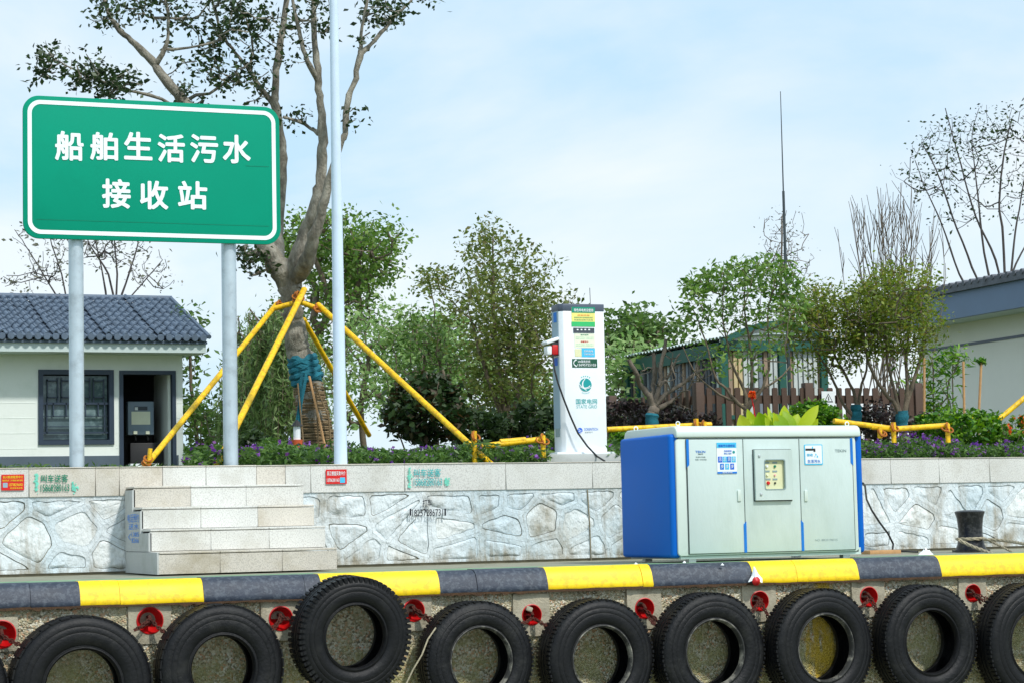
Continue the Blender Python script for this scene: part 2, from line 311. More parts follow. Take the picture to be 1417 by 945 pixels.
M['bark2'] = mat('brown_bark', rgb(110, 98, 82), .9, .3, 14, .5, 60)
M['barkdark'] = mat('dark_bark', rgb(78, 72, 70), .9, .2, 10)
M['barkgrey'] = mat('pale_grey_bark', rgb(112, 102, 90), .9, .3, 14, .6, 40)
M['ground'] = mat('garden_ground', rgb(90, 98, 60), .95, .3, 2, .5, 12, dirt=rgb(96, 76, 52), dirtamt=.6, dscale=1)
M['water'] = mat('harbour_water', rgb(126, 132, 108), .2, .1, 1, .5, 3)
M['pane'] = mat('window_glass', rgb(84, 104, 108), .1, .3, 3, dirt=rgb(150, 172, 172), dirtamt=.7, dscale=5)  # pale grey-green patches paint a reflection into the glass colour
M['pot'] = mat('terracotta', rgb(206, 92, 50), .8)
M['mast'] = mat('mast_paint', rgb(60, 70, 74), .5)
LF = {}
LF['dark'] = leafmat('leaf_dark', [rgb(28, 44, 24), rgb(46, 66, 34), rgb(62, 84, 44), rgb(38, 52, 32)], .25)
LF['olive'] = leafmat('leaf_olive', [rgb(80, 98, 42), rgb(106, 122, 58), rgb(140, 146, 82), rgb(90, 112, 50), rgb(124, 116, 72)], .4)
LF['olive2'] = leafmat('leaf_olive2', [rgb(84, 106, 36), rgb(112, 134, 52), rgb(142, 154, 70), rgb(92, 114, 42), rgb(140, 126, 60)], .4)
LF['fresh'] = leafmat('leaf_fresh', [rgb(62, 96, 34), rgb(98, 134, 58), rgb(142, 170, 92), rgb(72, 104, 42)], .4)
LF['lush'] = leafmat('leaf_lush', [rgb(70, 104, 42), rgb(98, 132, 58), rgb(136, 162, 84), rgb(74, 100, 46)], .4)
LF['willow'] = leafmat('leaf_willow', [rgb(92, 118, 70), rgb(120, 146, 90), rgb(146, 168, 108), rgb(88, 104, 62)], .4)
LF['mid'] = leafmat('leaf_mid', [rgb(58, 86, 38), rgb(84, 116, 52), rgb(112, 140, 72), rgb(64, 84, 44)], .35)
LF['pale'] = leafmat('leaf_pale', [rgb(110, 146, 80), rgb(140, 172, 104), rgb(162, 184, 122), rgb(100, 128, 74)], .4)
LF['hedge'] = leafmat('leaf_purple_dark', [rgb(44, 34, 38), rgb(58, 46, 48), rgb(48, 54, 40), rgb(70, 50, 52)], .2)
LF['photinia'] = leafmat('leaf_photinia', [rgb(30, 50, 26), rgb(44, 68, 32), rgb(56, 76, 38), rgb(36, 54, 30), rgb(84, 62, 40)], .2)
LF['grey'] = leafmat('leaf_grey', [rgb(96, 100, 90), rgb(120, 118, 104), rgb(104, 110, 84)], .3)
LF['shrub'] = leafmat('leaf_shrub', [rgb(40, 84, 26), rgb(72, 124, 36), rgb(128, 170, 50), rgb(52, 92, 30)], .3)
LF['ground'] = leafmat('leaf_ground', [rgb(52, 84, 40), rgb(78, 114, 50), rgb(104, 136, 66), rgb(60, 88, 46)], .3)
LF['purple'] = leafmat('petal_purple', [rgb(96, 48, 140), rgb(134, 80, 176), rgb(160, 110, 190), rgb(110, 50, 130)], .3)
LF['orange'] = leafmat('petal_orange', [rgb(224, 90, 40), rgb(236, 120, 60)], .3)
LF['yellow'] = leafmat('petal_yellow', [rgb(236, 210, 30), rgb(246, 226, 60)], .3)
LF['bird'] = leafmat('leaf_yellow_green', [rgb(176, 196, 40), rgb(206, 216, 60), rgb(140, 176, 40), rgb(222, 226, 90)], .4)
_n = LF['bird'].node_tree; _o = _n.nodes.new('ShaderNodeObjectInfo'); _rp = [x for x in _n.nodes if x.type == 'VALTORGB'][0]; _n.links.new(_o.outputs['Random'], _rp.inputs[0])
LF['bird_unused'] = leafmat('leaf_yellow_green', [rgb(176, 196, 40), rgb(206, 216, 60), rgb(140, 176, 40), rgb(222, 226, 90)], .4)

# ------------------------------------------------------------------ text and flat print
_tm = {}
def text_mesh(s, bold=.012):
    k = (s, bold)
    if k in _tm: return _tm[k]
    c = bpy.data.curves.new('text', 'FONT'); c.body = s; c.size = 1; c.resolution_u = 2; c.offset = 0; c.fill_mode = 'FRONT'
    o = bpy.data.objects.new('text', c); COL.objects.link(o)
    dg = bpy.context.evaluated_depsgraph_get(); me = bpy.data.meshes.new_from_object(o.evaluated_get(dg))
    vs = [tuple(v.co) for v in me.vertices]; fs = [tuple(p.vertices) for p in me.polygons]
    bpy.data.objects.remove(o); bpy.data.meshes.remove(me); bpy.data.curves.remove(c)
    _tm[k] = (vs, fs); return _tm[k]
def wbox(b, Y):        # pixel box -> x0,x1,z0,z1 in the plane Y
    x0, y0, x1, y1 = b; xm, ym = (x0+x1)/2, (y0+y1)/2
    c = P(xm, ym, Y); w = P(x1, ym, Y).x-P(x0, ym, Y).x; h = P(xm, y0, Y).z-P(xm, y1, Y).z
    return c.x-w/2, c.x+w/2, c.z-h/2, c.z+h/2
def text_to(mb, s, w4, Y, bold=.012, thick=0, mi=0, axis='Y', Xp=0):
    x0, x1, z0, z1 = w4; vs, fs = text_mesh(s, bold)
    if not vs: return
    a = min(v[0] for v in vs); b = max(v[0] for v in vs); c = min(v[1] for v in vs); d = max(v[1] for v in vs)
    q = [(x0+(v[0]-a)/(b-a)*(x1-x0), Y, z0+(v[1]-c)/(d-c)*(z1-z0)) for v in vs]
    e = bold*.45*(z1-z0); n_ = 0
    for ox, oz in (((0, 0), (e, 0), (-e, 0), (0, e), (0, -e), (e*.7, e*.7), (-e*.7, e*.7), (e*.7, -e*.7), (-e*.7, -e*.7)) if bold > .001 else ((0, 0),)):
        mb.add([(x+ox, y-.00012*n_, z+oz) for x, y, z in q], fs, mi); n_ += 1
def text_px(name, s, box, Y, m, parent, bold=.012):
    mb = MB(); text_to(mb, s, wbox(box, Y), Y, bold); return mb.build(name, m, parent, recalc=False)
def rect_px(name, box, Y, m, parent, t=.003):
    x0, x1, z0, z1 = wbox(box, Y); return MB().box((x0, Y, z0), (x1, Y+t, z1)).build(name, m, parent)
def rrect(x0, x1, z0, z1, r, n=6):
    pts = []
    for cx, cz, a0 in ((x1-r, z0+r, -90), (x1-r, z1-r, 0), (x0+r, z1-r, 90), (x0+r, z0+r, 180)):
        for k in range(n+1): a = R(a0+90*k/n); pts.append((cx+r*math.cos(a), cz+r*math.sin(a)))
    return pts

from mathutils import noise as mn
# ------------------------------------------------------------------ plants
def leaves(centers, size, aspect=.5, jit=.45, up=.3, rng=RNG, droop=0):
    n = len(centers); c = np.asarray(centers, float)
    a = rng.normal(size=(n, 3)); a[:, 2] = a[:, 2]*.7 - droop; a /= np.linalg.norm(a, axis=1, keepdims=True)
    nn = rng.normal(size=(n, 3)); nn[:, 2] += up*2; b = np.cross(nn, a); b /= np.linalg.norm(b, axis=1, keepdims=True)+1e-9
    up_ = np.cross(a, b)
    L = size*(1+jit*rng.uniform(-1, 1, (n, 1))); Wd = L*aspect
    v = np.empty((n, 4, 3)); v[:, 0] = c-a*L/2; v[:, 1] = c+b*Wd/2+up_*L*.07; v[:, 2] = c+a*L/2; v[:, 3] = c-b*Wd/2+up_*L*.07
    return v.reshape(-1, 3)
def leaf_object(name, vs, m, parent=None, loc=None, kind='stuff'):
    n = len(vs)//4; org = worldloc(parent) if parent else Vector(loc or (0, 0, 0))
    me = bpy.data.meshes.new(name); me.vertices.add(n*4); me.vertices.foreach_set('co', (vs-np.array(org)).astype(np.float32).ravel())
    me.loops.add(n*4); me.loops.foreach_set('vertex_index', np.arange(n*4, dtype=np.int32))
    me.polygons.add(n); me.polygons.foreach_set('loop_start', np.arange(0, n*4, 4, dtype=np.int32))
    me.update(calc_edges=True); me.materials.append(m)
    o = bpy.data.objects.new(name, me); COL.objects.link(o)
    if parent: o.parent = parent
    else: o.location = org
    if kind: o['kind'] = kind
    return o
def pxpath(l):   # control points -> a smooth, slightly crooked path with radii
    p_ = [np.array(P(a[0], a[1], a[2])) for a in l]; r_ = [a[3]/SC(a[0], a[1], a[2]) for a in l]; O = []; Q = []; n_ = 4
    rg = np.random.default_rng(int(abs(l[0][0]*7+l[-1][1]*3)))
    for i in range(len(p_)-1):
        a, b, c, d = p_[max(i-1, 0)], p_[i], p_[i+1], p_[min(i+2, len(p_)-1)]
        for k in range(n_):
            f = k/n_; q = .5*((2*b)+(-a+c)*f+(2*a-5*b+4*c-d)*f*f+(-a+3*b-3*c+d)*f**3); r = r_[i]*(1-f)+r_[i+1]*f
            if k or i: q = q+rg.normal(size=3)*(.06*r+.0035); r *= 1+rg.normal()*.05
            O.append(Vector(q)); Q.append(r)
    O.append(Vector(p_[-1])); Q.append(r_[-1]); return O, Q
def pxpath_raw(l):
    return [P(a[0], a[1], a[2]) for a in l], [a[3]/SC(a[0], a[1], a[2]) for a in l]
class Skel:
    def __init__(s): s.p = []; s.par = []; s.rmin = []
    def path(s, pts, rad=None, start=None):
        prev = start if start is not None else -1
        for i, q in enumerate(pts):
            s.p.append(np.array(q, float)); s.par.append(prev); s.rmin.append(rad[i] if rad else 0); prev = len(s.p)-1
        return prev
    def nearest(s, q):
        A = np.array(s.p); return int(np.argmin(((A-np.array(q))**2).sum(1)))
    def grow(s, targets, step=.12, wob=.03, bias=.35, rise=.0, rng=RNG, lo=0):
        base = s.p[0]
        T = sorted(targets, key=lambda t: np.linalg.norm(t-base)*(1+.15*rng.normal()))
        for t in T:
            A = np.array(s.p); d = A-t; dist = np.sqrt((d**2).sum(1))
            hor = np.sqrt((d[:, :2]**2).sum(1)); pen = dist + bias*hor + .8*np.maximum(0, d[:, 2]) + rng.uniform(0, .08, len(dist))
            pen[:lo] += 50
            k = int(np.argmin(pen)); a = s.p[k]; D = np.linalg.norm(t-a); n = max(2, int(D/step)); prev = k
            off = rng.normal(size=3)*D*.08; off[2] -= D*.10*(1 if rise >= 0 else -1)
            for i in range(1, n+1):
                f = i/n; q = a*(1-f)+t*f+off*math.sin(math.pi*f)+(rng.normal(size=3)*wob*D*.3 if i < n else 0)
                s.p.append(q); s.par.append(prev); s.rmin.append(0); prev = len(s.p)-1
    def radii(s, rt=.004, ex=.5, rmax=1):
        n = len(s.p); cnt = np.zeros(n); ch = [0]*n
        for i in range(n):
            if s.par[i] >= 0: ch[s.par[i]] += 1
        for i in range(n-1, -1, -1):
            if ch[i] == 0: cnt[i] = max(cnt[i], 1)
            if s.par[i] >= 0: cnt[s.par[i]] += cnt[i]
        r = np.minimum(rt*cnt**ex, rmax); s.tips = [i for i in range(n) if ch[i] == 0]
        s.r = np.array([max(a, b) if b else a for a, b in zip(r, s.rmin)])
        for i in range(n):
            if s.rmin[i]: s.r[i] = s.rmin[i]
            elif s.par[i] >= 0: s.r[i] = min(s.r[i], s.r[s.par[i]])
        s.cnt = cnt; return s
    def mesh(s, sides=5, big=10, thr=.03):
        n = len(s.p); kids = [[] for _ in range(n)]; roots = []
        for i, q in enumerate(s.par): (kids[q].append(i) if q >= 0 else roots.append(i))
        mb = MB(); st = [(r, None) for r in roots]
        while st:
            i, pr = st.pop(); pts = []; rd = []
            if pr is not None: pts.append(s.p[pr]); rd.append(min(s.r[pr], s.r[i]*1.15))
            while True:
                pts.append(s.p[i]); rd.append(s.r[i]); k = kids[i]
                if not k: break
                k = sorted(k, key=lambda j: -s.cnt[j]-1000*s.rmin[j])
                for j in k[1:]: st.append((j, i))
                i = k[0]
            if len(pts) > 1: mb.tube(pts, rd, big if max(rd) > thr else (sides if max(rd) > .012 else 3), cap=False)
        return mb
def ell(c, r, n, rng=RNG, shell=.0):
    v = rng.normal(size=(n, 3)); v /= np.linalg.norm(v, axis=1, keepdims=True); q = rng.uniform(shell, 1, (n, 1))**(1/2.4)
    return np.array(c)+v*q*np.array(r)
def blobpts(blobs, rng=RNG):
    out_ = []
    for b in blobs:
        px, py, Y, rx, rz, ry, n = b; s = SC(px, py, Y); out_.append(ell(P(px, py, Y), (rx/s/.93, ry, rz/s), n, rng))
    return np.concatenate(out_)
def tree(name, label, cat, trunk, blobs, bark, leaf, nl=12, size=.07, spread=.12, rt=.004, aspect=.5, group=None, limbs=(), step=.12, wob=.03, bias=.35, ex=.5, leafthr=3, extra=None, seed=1, droop=0, lo=0, leafblobs=None, tn='trunk'):
    rng = np.random.default_rng(seed); pts, rad = pxpath(trunk)
    t = thing(name, pts[0], label, cat, group); sk = Skel(); sk.path(pts, rad)
    for lb in limbs:
        q, r2 = pxpath(lb); k = sk.nearest(q[0]); sk.path(q[1:], r2[1:], k)
    if blobs: sk.grow(blobpts(blobs, rng), step, wob, bias, rng=rng, lo=lo)
    sk.radii(rt, ex)
    if name == 'shade_tree':
        to = sk.mesh(big=20).build(tn, bark, t, smooth=True, angle=80, recalc=False); me = to.data; me.update()
        for v in me.vertices:
            q = v.co; v.co = q+v.normal*(mn.fractal(Vector((q.x*9, q.y*9, q.z*5)), .8, 2, 3)*.016+max(0, mn.noise(Vector((q.x*4, q.y*4, q.z*4.5))))*.03)*(1 if q.z < 2.1 else .35)
    else: sk.mesh().build(tn, bark, t, smooth=True, angle=80, recalc=False)
    if leaf:
        ids = [i for i in range(len(sk.p)) if sk.cnt[i] <= leafthr and not sk.rmin[i]]
        if ids:
            C = np.array([sk.p[i] for i in ids]); C = np.repeat(C, nl, 0); C = C+rng.normal(size=C.shape)*spread*np.array([1, 1, .8])
            if leafblobs is not None: C = np.concatenate([C, blobpts(leafblobs, rng)])
            leaf_object('crown', leaves(C, size, aspect, rng=rng, droop=droop), leaf, t)
    return t
def bush(name, label, cat, blobs, leaf, size, aspect=.55, group=None, seed=1, bark=None, flowers=None, up=.4):
    rng = np.random.default_rng(seed); b0 = blobs[0]; c = P(b0[0], b0[1], b0[2]); base = Vector((c.x, c.y, .8))
    t = thing(name, base, label, cat, group); sk = Skel(); sk.path([base, base+Vector((0, 0, .12))], [.02, .018])
    sk.grow(blobpts([(*b[:6], 14) for b in blobs], rng), .15, .05, .3, rng=rng); sk.radii(.004, .4); sk.mesh().build('stem', bark or M['bark2'], t, recalc=False)
    out_ = []
    for px, py, Y, rx, rz, ry, n in blobs:     # clumps of leaves over an uneven outline
        s = SC(px, py, Y); k = max(6, n//26); cc = ell(P(px, py, Y), (rx/s*.88, ry*.88, rz/s*.88), k, rng, .35)
        out_.append(np.repeat(cc, max(1, n//k), 0)+rng.normal(size=(k*max(1, n//k), 3))*min(rx, rz)/s*.17)
    C = np.concatenate(out_); C = C[C[:, 2] > .78]
    leaf_object('crown', leaves(C, size, aspect, up=up, rng=rng), leaf, t)
    if flowers:
        fm, fn, fs = flowers; k = C[rng.integers(0, len(C), fn)]; k = k[k[:, 2] > np.percentile(C[:, 2], 45)]
        leaf_object('flower', leaves(k+[0, -.03, .02], fs, .8, rng=rng), fm, t)
    return t

# ================================================================== SETTING
WY = 2.643; CAPT, CAPB = .836, .61; CAPF = 2.61
struct_ground = MB().add([(-900, 2.95, .74), (1500, 2.95, .74), (1500, 2500, .74), (-900, 2500, .74)], [(0, 1, 2, 3)]).build('ground', M['ground'], recalc=False); struct_ground['kind'] = 'structure'
w = MB().add([(-900, -900, -1.75), (1500, -900, -1.75), (1500, 0, -1.75), (-900, 0, -1.75)], [(0, 1, 2, 3)]).build('water', M['water'], recalc=False); w['kind'] = 'structure'
w = MB().box((-12, .02, -.3), (40, 2.9, -.010)).build('quay_deck', M['deckc']); w['kind'] = 'structure'
w = MB().box((-12, .131, -.008), (40, .62, -.002)).build('green_edge_paint', M['deck']); w['kind'] = 'structure'
# quay face with an uneven surface
SK = [(2, 877, 19, 22, ''), (207, 858, 18, 30, ''), (388, 855, 16.5, 28, ''), (572, 844, 15, 26, ''), (735, 850, 14, 27, ''), (891, 841, 14, 26, ''), (1050, 831, 13.5, 26, ''), (1201, 825, 13.5, 26, ''), (1345, 820, 12, 22, '')]
HOLES = [(P(k[0], k[1], -.045).x, P(k[0], k[1], -.045).z, k[2]*1.2/SC(k[0], k[1], -.045)) for k in SK]
quay = struct('quay_wall', (2, 0, -1))
nx, nz = 560, 56; x0, x1, z0, z1 = 1.2, 13.5, -1.15, -.09
from mathutils import noise as mn
vs = []; fs = []
for j in range(nz+1):
    for i in range(nx+1):
        x = x0+(x1-x0)*i/nx; z = z0+(z1-z0)*j/nz
        h = mn.fractal(Vector((x*5, z*5, 1.3)), .8, 2.1, 5)*.014 + mn.noise(Vector((x*26, z*26, 4)))*.005
        vs.append((x, -.035-h, z))
for j in range(nz):
    for i in range(nx):
        a = j*(nx+1)+i; xc = x0+(x1-x0)*(i+.5)/nx; zc = z0+(z1-z0)*(j+.5)/nz
        if any((xc-h_[0])**2+(zc-h_[1])**2 < h_[2]**2 for h_ in HOLES): continue
        fs.append((a, a+1, a+nx+2, a+nx+1))
MB().add(vs, fs).build('concrete_face', M['pebble'], quay, smooth=True, angle=60)
b = MB(); b.box((-12, -.03, -3), (x0, .5, -.05)); b.box((x1, -.03, -3), (40, .5, -.05)); b.box((x0, -.03, -3), (x1, .5, z0)); b.box((x0, .1, z0), (x1, .5, -.05)); b.build('concrete_mass', M['pebble'], quay)

# kerb blocks, each with its own coat of paint
kerb = struct('kerb', (2, 0, 0))
KB = [(-60, 'k'), (40, 'k'), (108, 'y'), (163, 'y'), (278, 'k'), (418, 'k'), (440, 'y'), (603, 'k'), (655, 'k'), (752, 'y'), (883, 'y'), (897, 'k'), (1035, 'y'), (1096, 'y'), (1181, 'k'), (1295, 'y'), (1440, 'k'), (1500, None)]
def kprof(dy, dz, k=1.0):
    pts = [(.13, -.17), (.13, 0), (.02, .0), (.002, -.002), (-.022, -.012), (-.044, -.030), (-.062, -.056), (-.076, -.09), (-.088, -.125), (-.094, -.150), (-.085, -.166)]
    return [(y+dy, z+dz) for y, z in pts]
rk = random.Random(5)
for (pa, c), (pb, _) in zip(KB, KB[1:]):
    if c is None: break
    xa = PZ(pa, 806-pa*.0275, 0).x if False else P(pa, 800, 0).x; xb = P(pb, 800, 0).x
    g = .0006 if (pb in (108, 278, 440, 603, 752, 897, 1035, 1181, 1295)) else .003
    mb = MB(); dy, dz = rk.uniform(-.004, .004), rk.uniform(-.003, .003); ns = max(1, int((xb-xa)/.12)); pr = kprof(dy, dz); m_ = len(pr); vv = []; ff = []
    for i in range(ns+1):
        x = xa+(xb-xa-g)*i/ns
        for k, (y, z) in enumerate(pr): jj = 1 if 2 < k < m_ else 0; vv.append((x, y+jj*rk.uniform(-.0016, .0016), z+jj*rk.uniform(-.0016, .0016)))
    for i in range(ns):
        for k in range(m_): q = (k+1) % m_; ff.append((i*m_+k, i*m_+q, (i+1)*m_+q, (i+1)*m_+k))
    ff.append(tuple(range(m_))); ff.append(tuple(ns*m_+k for k in reversed(range(m_))))
    mb.add(vv, ff).build('kerb_block', M['kyel'] if c == 'y' else M['kblk'], kerb, smooth=True, angle=50)
b = MB(); X0, X1 = 1.0, 13.6
vv = []; n_ = 400
for i in range(n_+1):
    x = X0+(X1-X0)*i/n_; e = abs(mn.fractal(Vector((x*9, 3, 1)), .8, 2, 4))*.022
    vv += [(x, -.088, -.150-.0), (x, -.088, -.172-e), (x, -.02, -.16)]
ff = []
for i in range(n_): ff += [(i*3, i*3+3, i*3+4, i*3+1), (i*3+1, i*3+4, i*3+5, i*3+2)]
b.add(vv, ff).build('rusty_edge_strip', M['rustedge'], kerb, recalc=False)
b = MB(); b.box((-12, -.09, -.17), (P(-60, 800, 0).x-.01, .13, 0)); b.box((P(1500, 800, 0).x+.01, -.09, -.17), (40, .13, 0)); b.build('kerb_block', M['kblk'], kerb)

# ================================================================== STONE RETAINING WALL
wall = thing('retaining_wall', (3, WY, 0), 'low wall of white painted irregular stones under a pale granite coping', 'wall')
b = MB(); b.box((-12, WY-.006, -.1), (40, 3.0, CAPB)); b.build('backing', M['joint'], wall)
def clip(poly, a, n):
    o_ = []; k = len(poly)
    for i in range(k):
        p_, q_ = poly[i], poly[(i+1) % k]; dp = (p_[0]-a[0])*n[0]+(p_[1]-a[1])*n[1]; dq = (q_[0]-a[0])*n[0]+(q_[1]-a[1])*n[1]
        if dp <= 0: o_.append(p_)
        if dp*dq < 0: t_ = dp/(dp-dq); o_.append((p_[0]+(q_[0]-p_[0])*t_, p_[1]+(q_[1]-p_[1])*t_))
    return o_
def inset(poly, d):
    k = len(poly); o_ = list(poly)
    for i in range(k):
        p_, q_ = poly[i], poly[(i+1) % k]; ex, ez = q_[0]-p_[0], q_[1]-p_[1]; l_ = math.hypot(ex, ez)
        if l_ < 1e-6: continue
        n = (ez/l_, -ex/l_); o_ = clip(o_, (p_[0]-n[0]*d, p_[1]-n[1]*d), n)
        if len(o_) < 3: return []
    return o_
def rounded(poly, f=.17):
    o_ = []; k = len(poly)
    for i in range(k):
        a, c, e = poly[i-1], poly[i], poly[(i+1) % k]
        p1 = (c[0]+(a[0]-c[0])*f, c[1]+(a[1]-c[1])*f); p2 = (c[0]+(e[0]-c[0])*f, c[1]+(e[1]-c[1])*f)
        o_ += [p1, ((p1[0]+p2[0]+2*c[0])/4, (p1[1]+p2[1]+2*c[1])/4), p2]
    return o_
rs = random.Random(21); seeds = []
XW0, XW1 = 1.2, 14.2
rows = [.08, .32, .56]
for r_, zz in enumerate(rows):
    x = XW0-.3+(.16 if r_ % 2 else 0)
    while x < XW1+.3:
        seeds.append((x+rs.uniform(-.09, .09), zz+rs.uniform(-.085, .085))); x += rs.uniform(.27, .50)
sx0, sx1 = 3.4038, 4.7837
joints = MB()
for i, s_ in enumerate(seeds):
    poly = [(s_[0]-.6, .012), (s_[0]+.6, .012), (s_[0]+.6, CAPB), (s_[0]-.6, CAPB)]
    for j, t_ in enumerate(seeds):
        if i == j or abs(t_[0]-s_[0]) > 1: continue
        n = (t_[0]-s_[0], t_[1]-s_[1]); poly = clip(poly, ((s_[0]+t_[0])/2, (s_[1]+t_[1])/2), n)
        if len(poly) < 3: break
    if len(poly) < 3: continue
    cx = sum(p_[0] for p_ in poly)/len(poly)
    if sx0+.1 < cx < sx1-.1: continue
    a = inset(poly, .0005); i0 = rs.uniform(.022, .040); bb_ = inset(poly, i0); st = inset(poly, i0+rs.choice([.0015, .003, .005]))
    if len(a) < 3 or len(bb_) < 3 or len(st) < 3: continue
    def fine(pl):
        o_ = []
        for q in range(len(pl)):
            a_, b_ = pl[q], pl[(q+1) % len(pl)]; L_ = math.hypot(b_[0]-a_[0], b_[1]-a_[1]); m_ = max(1, int(L_/.03))
            for w_ in range(m_): o_.append((a_[0]+(b_[0]-a_[0])*w_/m_, a_[1]+(b_[1]-a_[1])*w_/m_))
        return [(u_+mn.noise(Vector((u_*13, v_*13, 7)))*.012, v_+mn.noise(Vector((u_*13, v_*13, 31)))*.012) for u_, v_ in o_]
    bb_ = fine(rounded(bb_)); st = fine(rounded(st))
    # pointing: a raised band round the stone
    k = len(bb_); c0 = (sum(p_[0] for p_ in bb_)/k, sum(p_[1] for p_ in bb_)/k)
    def outer(p_):          # ray from centre to cell edge
        dx, dz = p_[0]-c0[0], p_[1]-c0[1]; best = 9
        for q in range(len(a)):
            u, v = a[q], a[(q+1) % len(a)]; ex, ez = v[0]-u[0], v[1]-u[1]; den = dx*ez-dz*ex
            if abs(den) < 1e-9: continue
            t_ = ((u[0]-c0[0])*ez-(u[1]-c0[1])*ex)/den; w_ = ((u[0]-c0[0])*dz-(u[1]-c0[1])*dx)/den
            if t_ > .9 and -.01 <= w_ <= 1.01: best = min(best, t_)
        return (c0[0]+dx*best, c0[1]+dz*best) if best < 9 else p_
    vv = []; ff = []
    for p_ in bb_:
        q = outer(p_); h = rs.uniform(-.003, .003); vv += [(q[0], WY-.022+h*.3, q[1]), (p_[0], WY-.019+h, p_[1]), (p_[0], WY+.014, p_[1])]
    for q in range(k): r2 = (q+1) % k; ff += [(q*3, r2*3, r2*3+1, q*3+1), (q*3+1, r2*3+1, r2*3+2, q*3+2)]
    def inseg(c_, u_, v_):
        cr1 = (u_[0]-c0[0])*(c_[1]-c0[1])-(u_[1]-c0[1])*(c_[0]-c0[0]); cr2 = (c_[0]-c0[0])*(v_[1]-c0[1])-(c_[1]-c0[1])*(v_[0]-c0[0]); cr3 = (u_[0]-c0[0])*(v_[1]-c0[1])-(u_[1]-c0[1])*(v_[0]-c0[0])
        return cr1*cr3 > 0 and cr2*cr3 > 0 and (u_[0]-c0[0])*(c_[0]-c0[0])+(u_[1]-c0[1])*(c_[1]-c0[1]) > 0
    for q in range(k):
        r2 = (q+1) % k; u_, v_ = (vv[q*3][0], vv[q*3][2]), (vv[r2*3][0], vv[r2*3][2])
        for c_ in a:
            if inseg(c_, u_, v_): vv.append((c_[0], WY-.022, c_[1])); ff.append((q*3, len(vv)-1, r2*3))
    joints.add(vv, ff)
    k = len(st); c0 = (sum(p_[0] for p_ in st)/k, sum(p_[1] for p_ in st)/k); hh = rs.uniform(-.018, -.005); gd = rs.choice([.0, -.010, -.013, -.015]); tx, tz = rs.uniform(-.05, .05), rs.uniform(-.05, .05)
    vv = []; ff = []
    for lv, (f_, d_) in enumerate(((1, gd), (.985, -.012), (.93, -.022), (.8, -.027), (.63, -.030), (.44, -.031), (.22, -.031))):
        for p_ in st:
            x, z = c0[0]+(p_[0]-c0[0])*f_, c0[1]+(p_[1]-c0[1])*f_
            nn = ((mn.fractal(Vector((x*9, z*11, i*3.1)), .8, 2.1, 3)*.014+mn.noise(Vector((x*34, z*22, i)))*.007+abs(mn.noise(Vector((x*14+z*10, z*16, i*1.7))))*.010) if lv > 0 else 0)
            yv_ = (WY+d_-(hh if lv else 0)*(.6 if lv == 1 else 1)+(tx*(x-c0[0])+tz*(z-c0[1]) if lv else 0)+nn); vv.append((x, yv_ if lv == 0 else min(yv_, WY-.0105-.004*lv/6), z))
    for lv in range(6):
        for q in range(k): r2 = (q+1) % k; ff.append((lv*k+q, lv*k+r2, (lv+1)*k+r2, (lv+1)*k+q))
    ff.append(tuple(6*k+q for q in range(k)))
    MB().add(vv, ff).build('stone', M[rs.choice(['stone', 'stone', 'stone3'])], wall, smooth=True, angle=55)
joints.build('pointing', M['stone'], wall, smooth=True, angle=50, recalc=False)
b = MB(); b.box((-12, WY-.02, -.1), (XW0-.3, WY+.01, CAPB)); b.box((XW1+.3, WY-.02, -.1), (40, WY+.01, CAPB)); b.build('plain_render', M['pointing'], wall)
# vertical control joint
b = MB(); pa, pb = P(813, 677, WY-.03), P(818, 775, WY-.03); b.tube([pa, (pa+pb)/2+Vector((.004, 0, 0)), pb], .006, 5); b.build('control_joint', M['joint'], wall)
# rubble of mortar along the foot
# coping slabs
x = -.4; kk = 0; xs = [P(p_, 660, CAPF).x for p_ in (-200, -120, 40, 132, 165, 225, 285, 355, 395, 430, 560, 700, 820, 960, 1100, 1233, 1300, 1370, 1450, 1530, 1620)]
for xa, xb in zip(xs, xs[1:]):
    d_ = rs.uniform(-.002, .002); h_ = rs.uniform(-.0015, .0015)
    MB().box((xa+.0015, CAPF+d_, CAPB), (xb-.0015, 2.98, CAPT+h_)).build('coping_slab', M[rs.choice(['granite', 'granite', 'granite3'])], wall, bevel=.004, segs=1)
    if xb < 13: MB().box((xa+.0015, CAPF-.007+d_, CAPT-.001), (xb-.0015, 2.985, CAPT+.008+h_)).build('coping_slab', M['granite3'], wall, bevel=.003, segs=1)
b = MB(); b.box((-12, CAPF, CAPB), (xs[0], 2.98, CAPT)); b.box((xs[-1], CAPF, CAPB), (40, 2.98, CAPT)); b.build('coping_slab', M['granite'], wall)
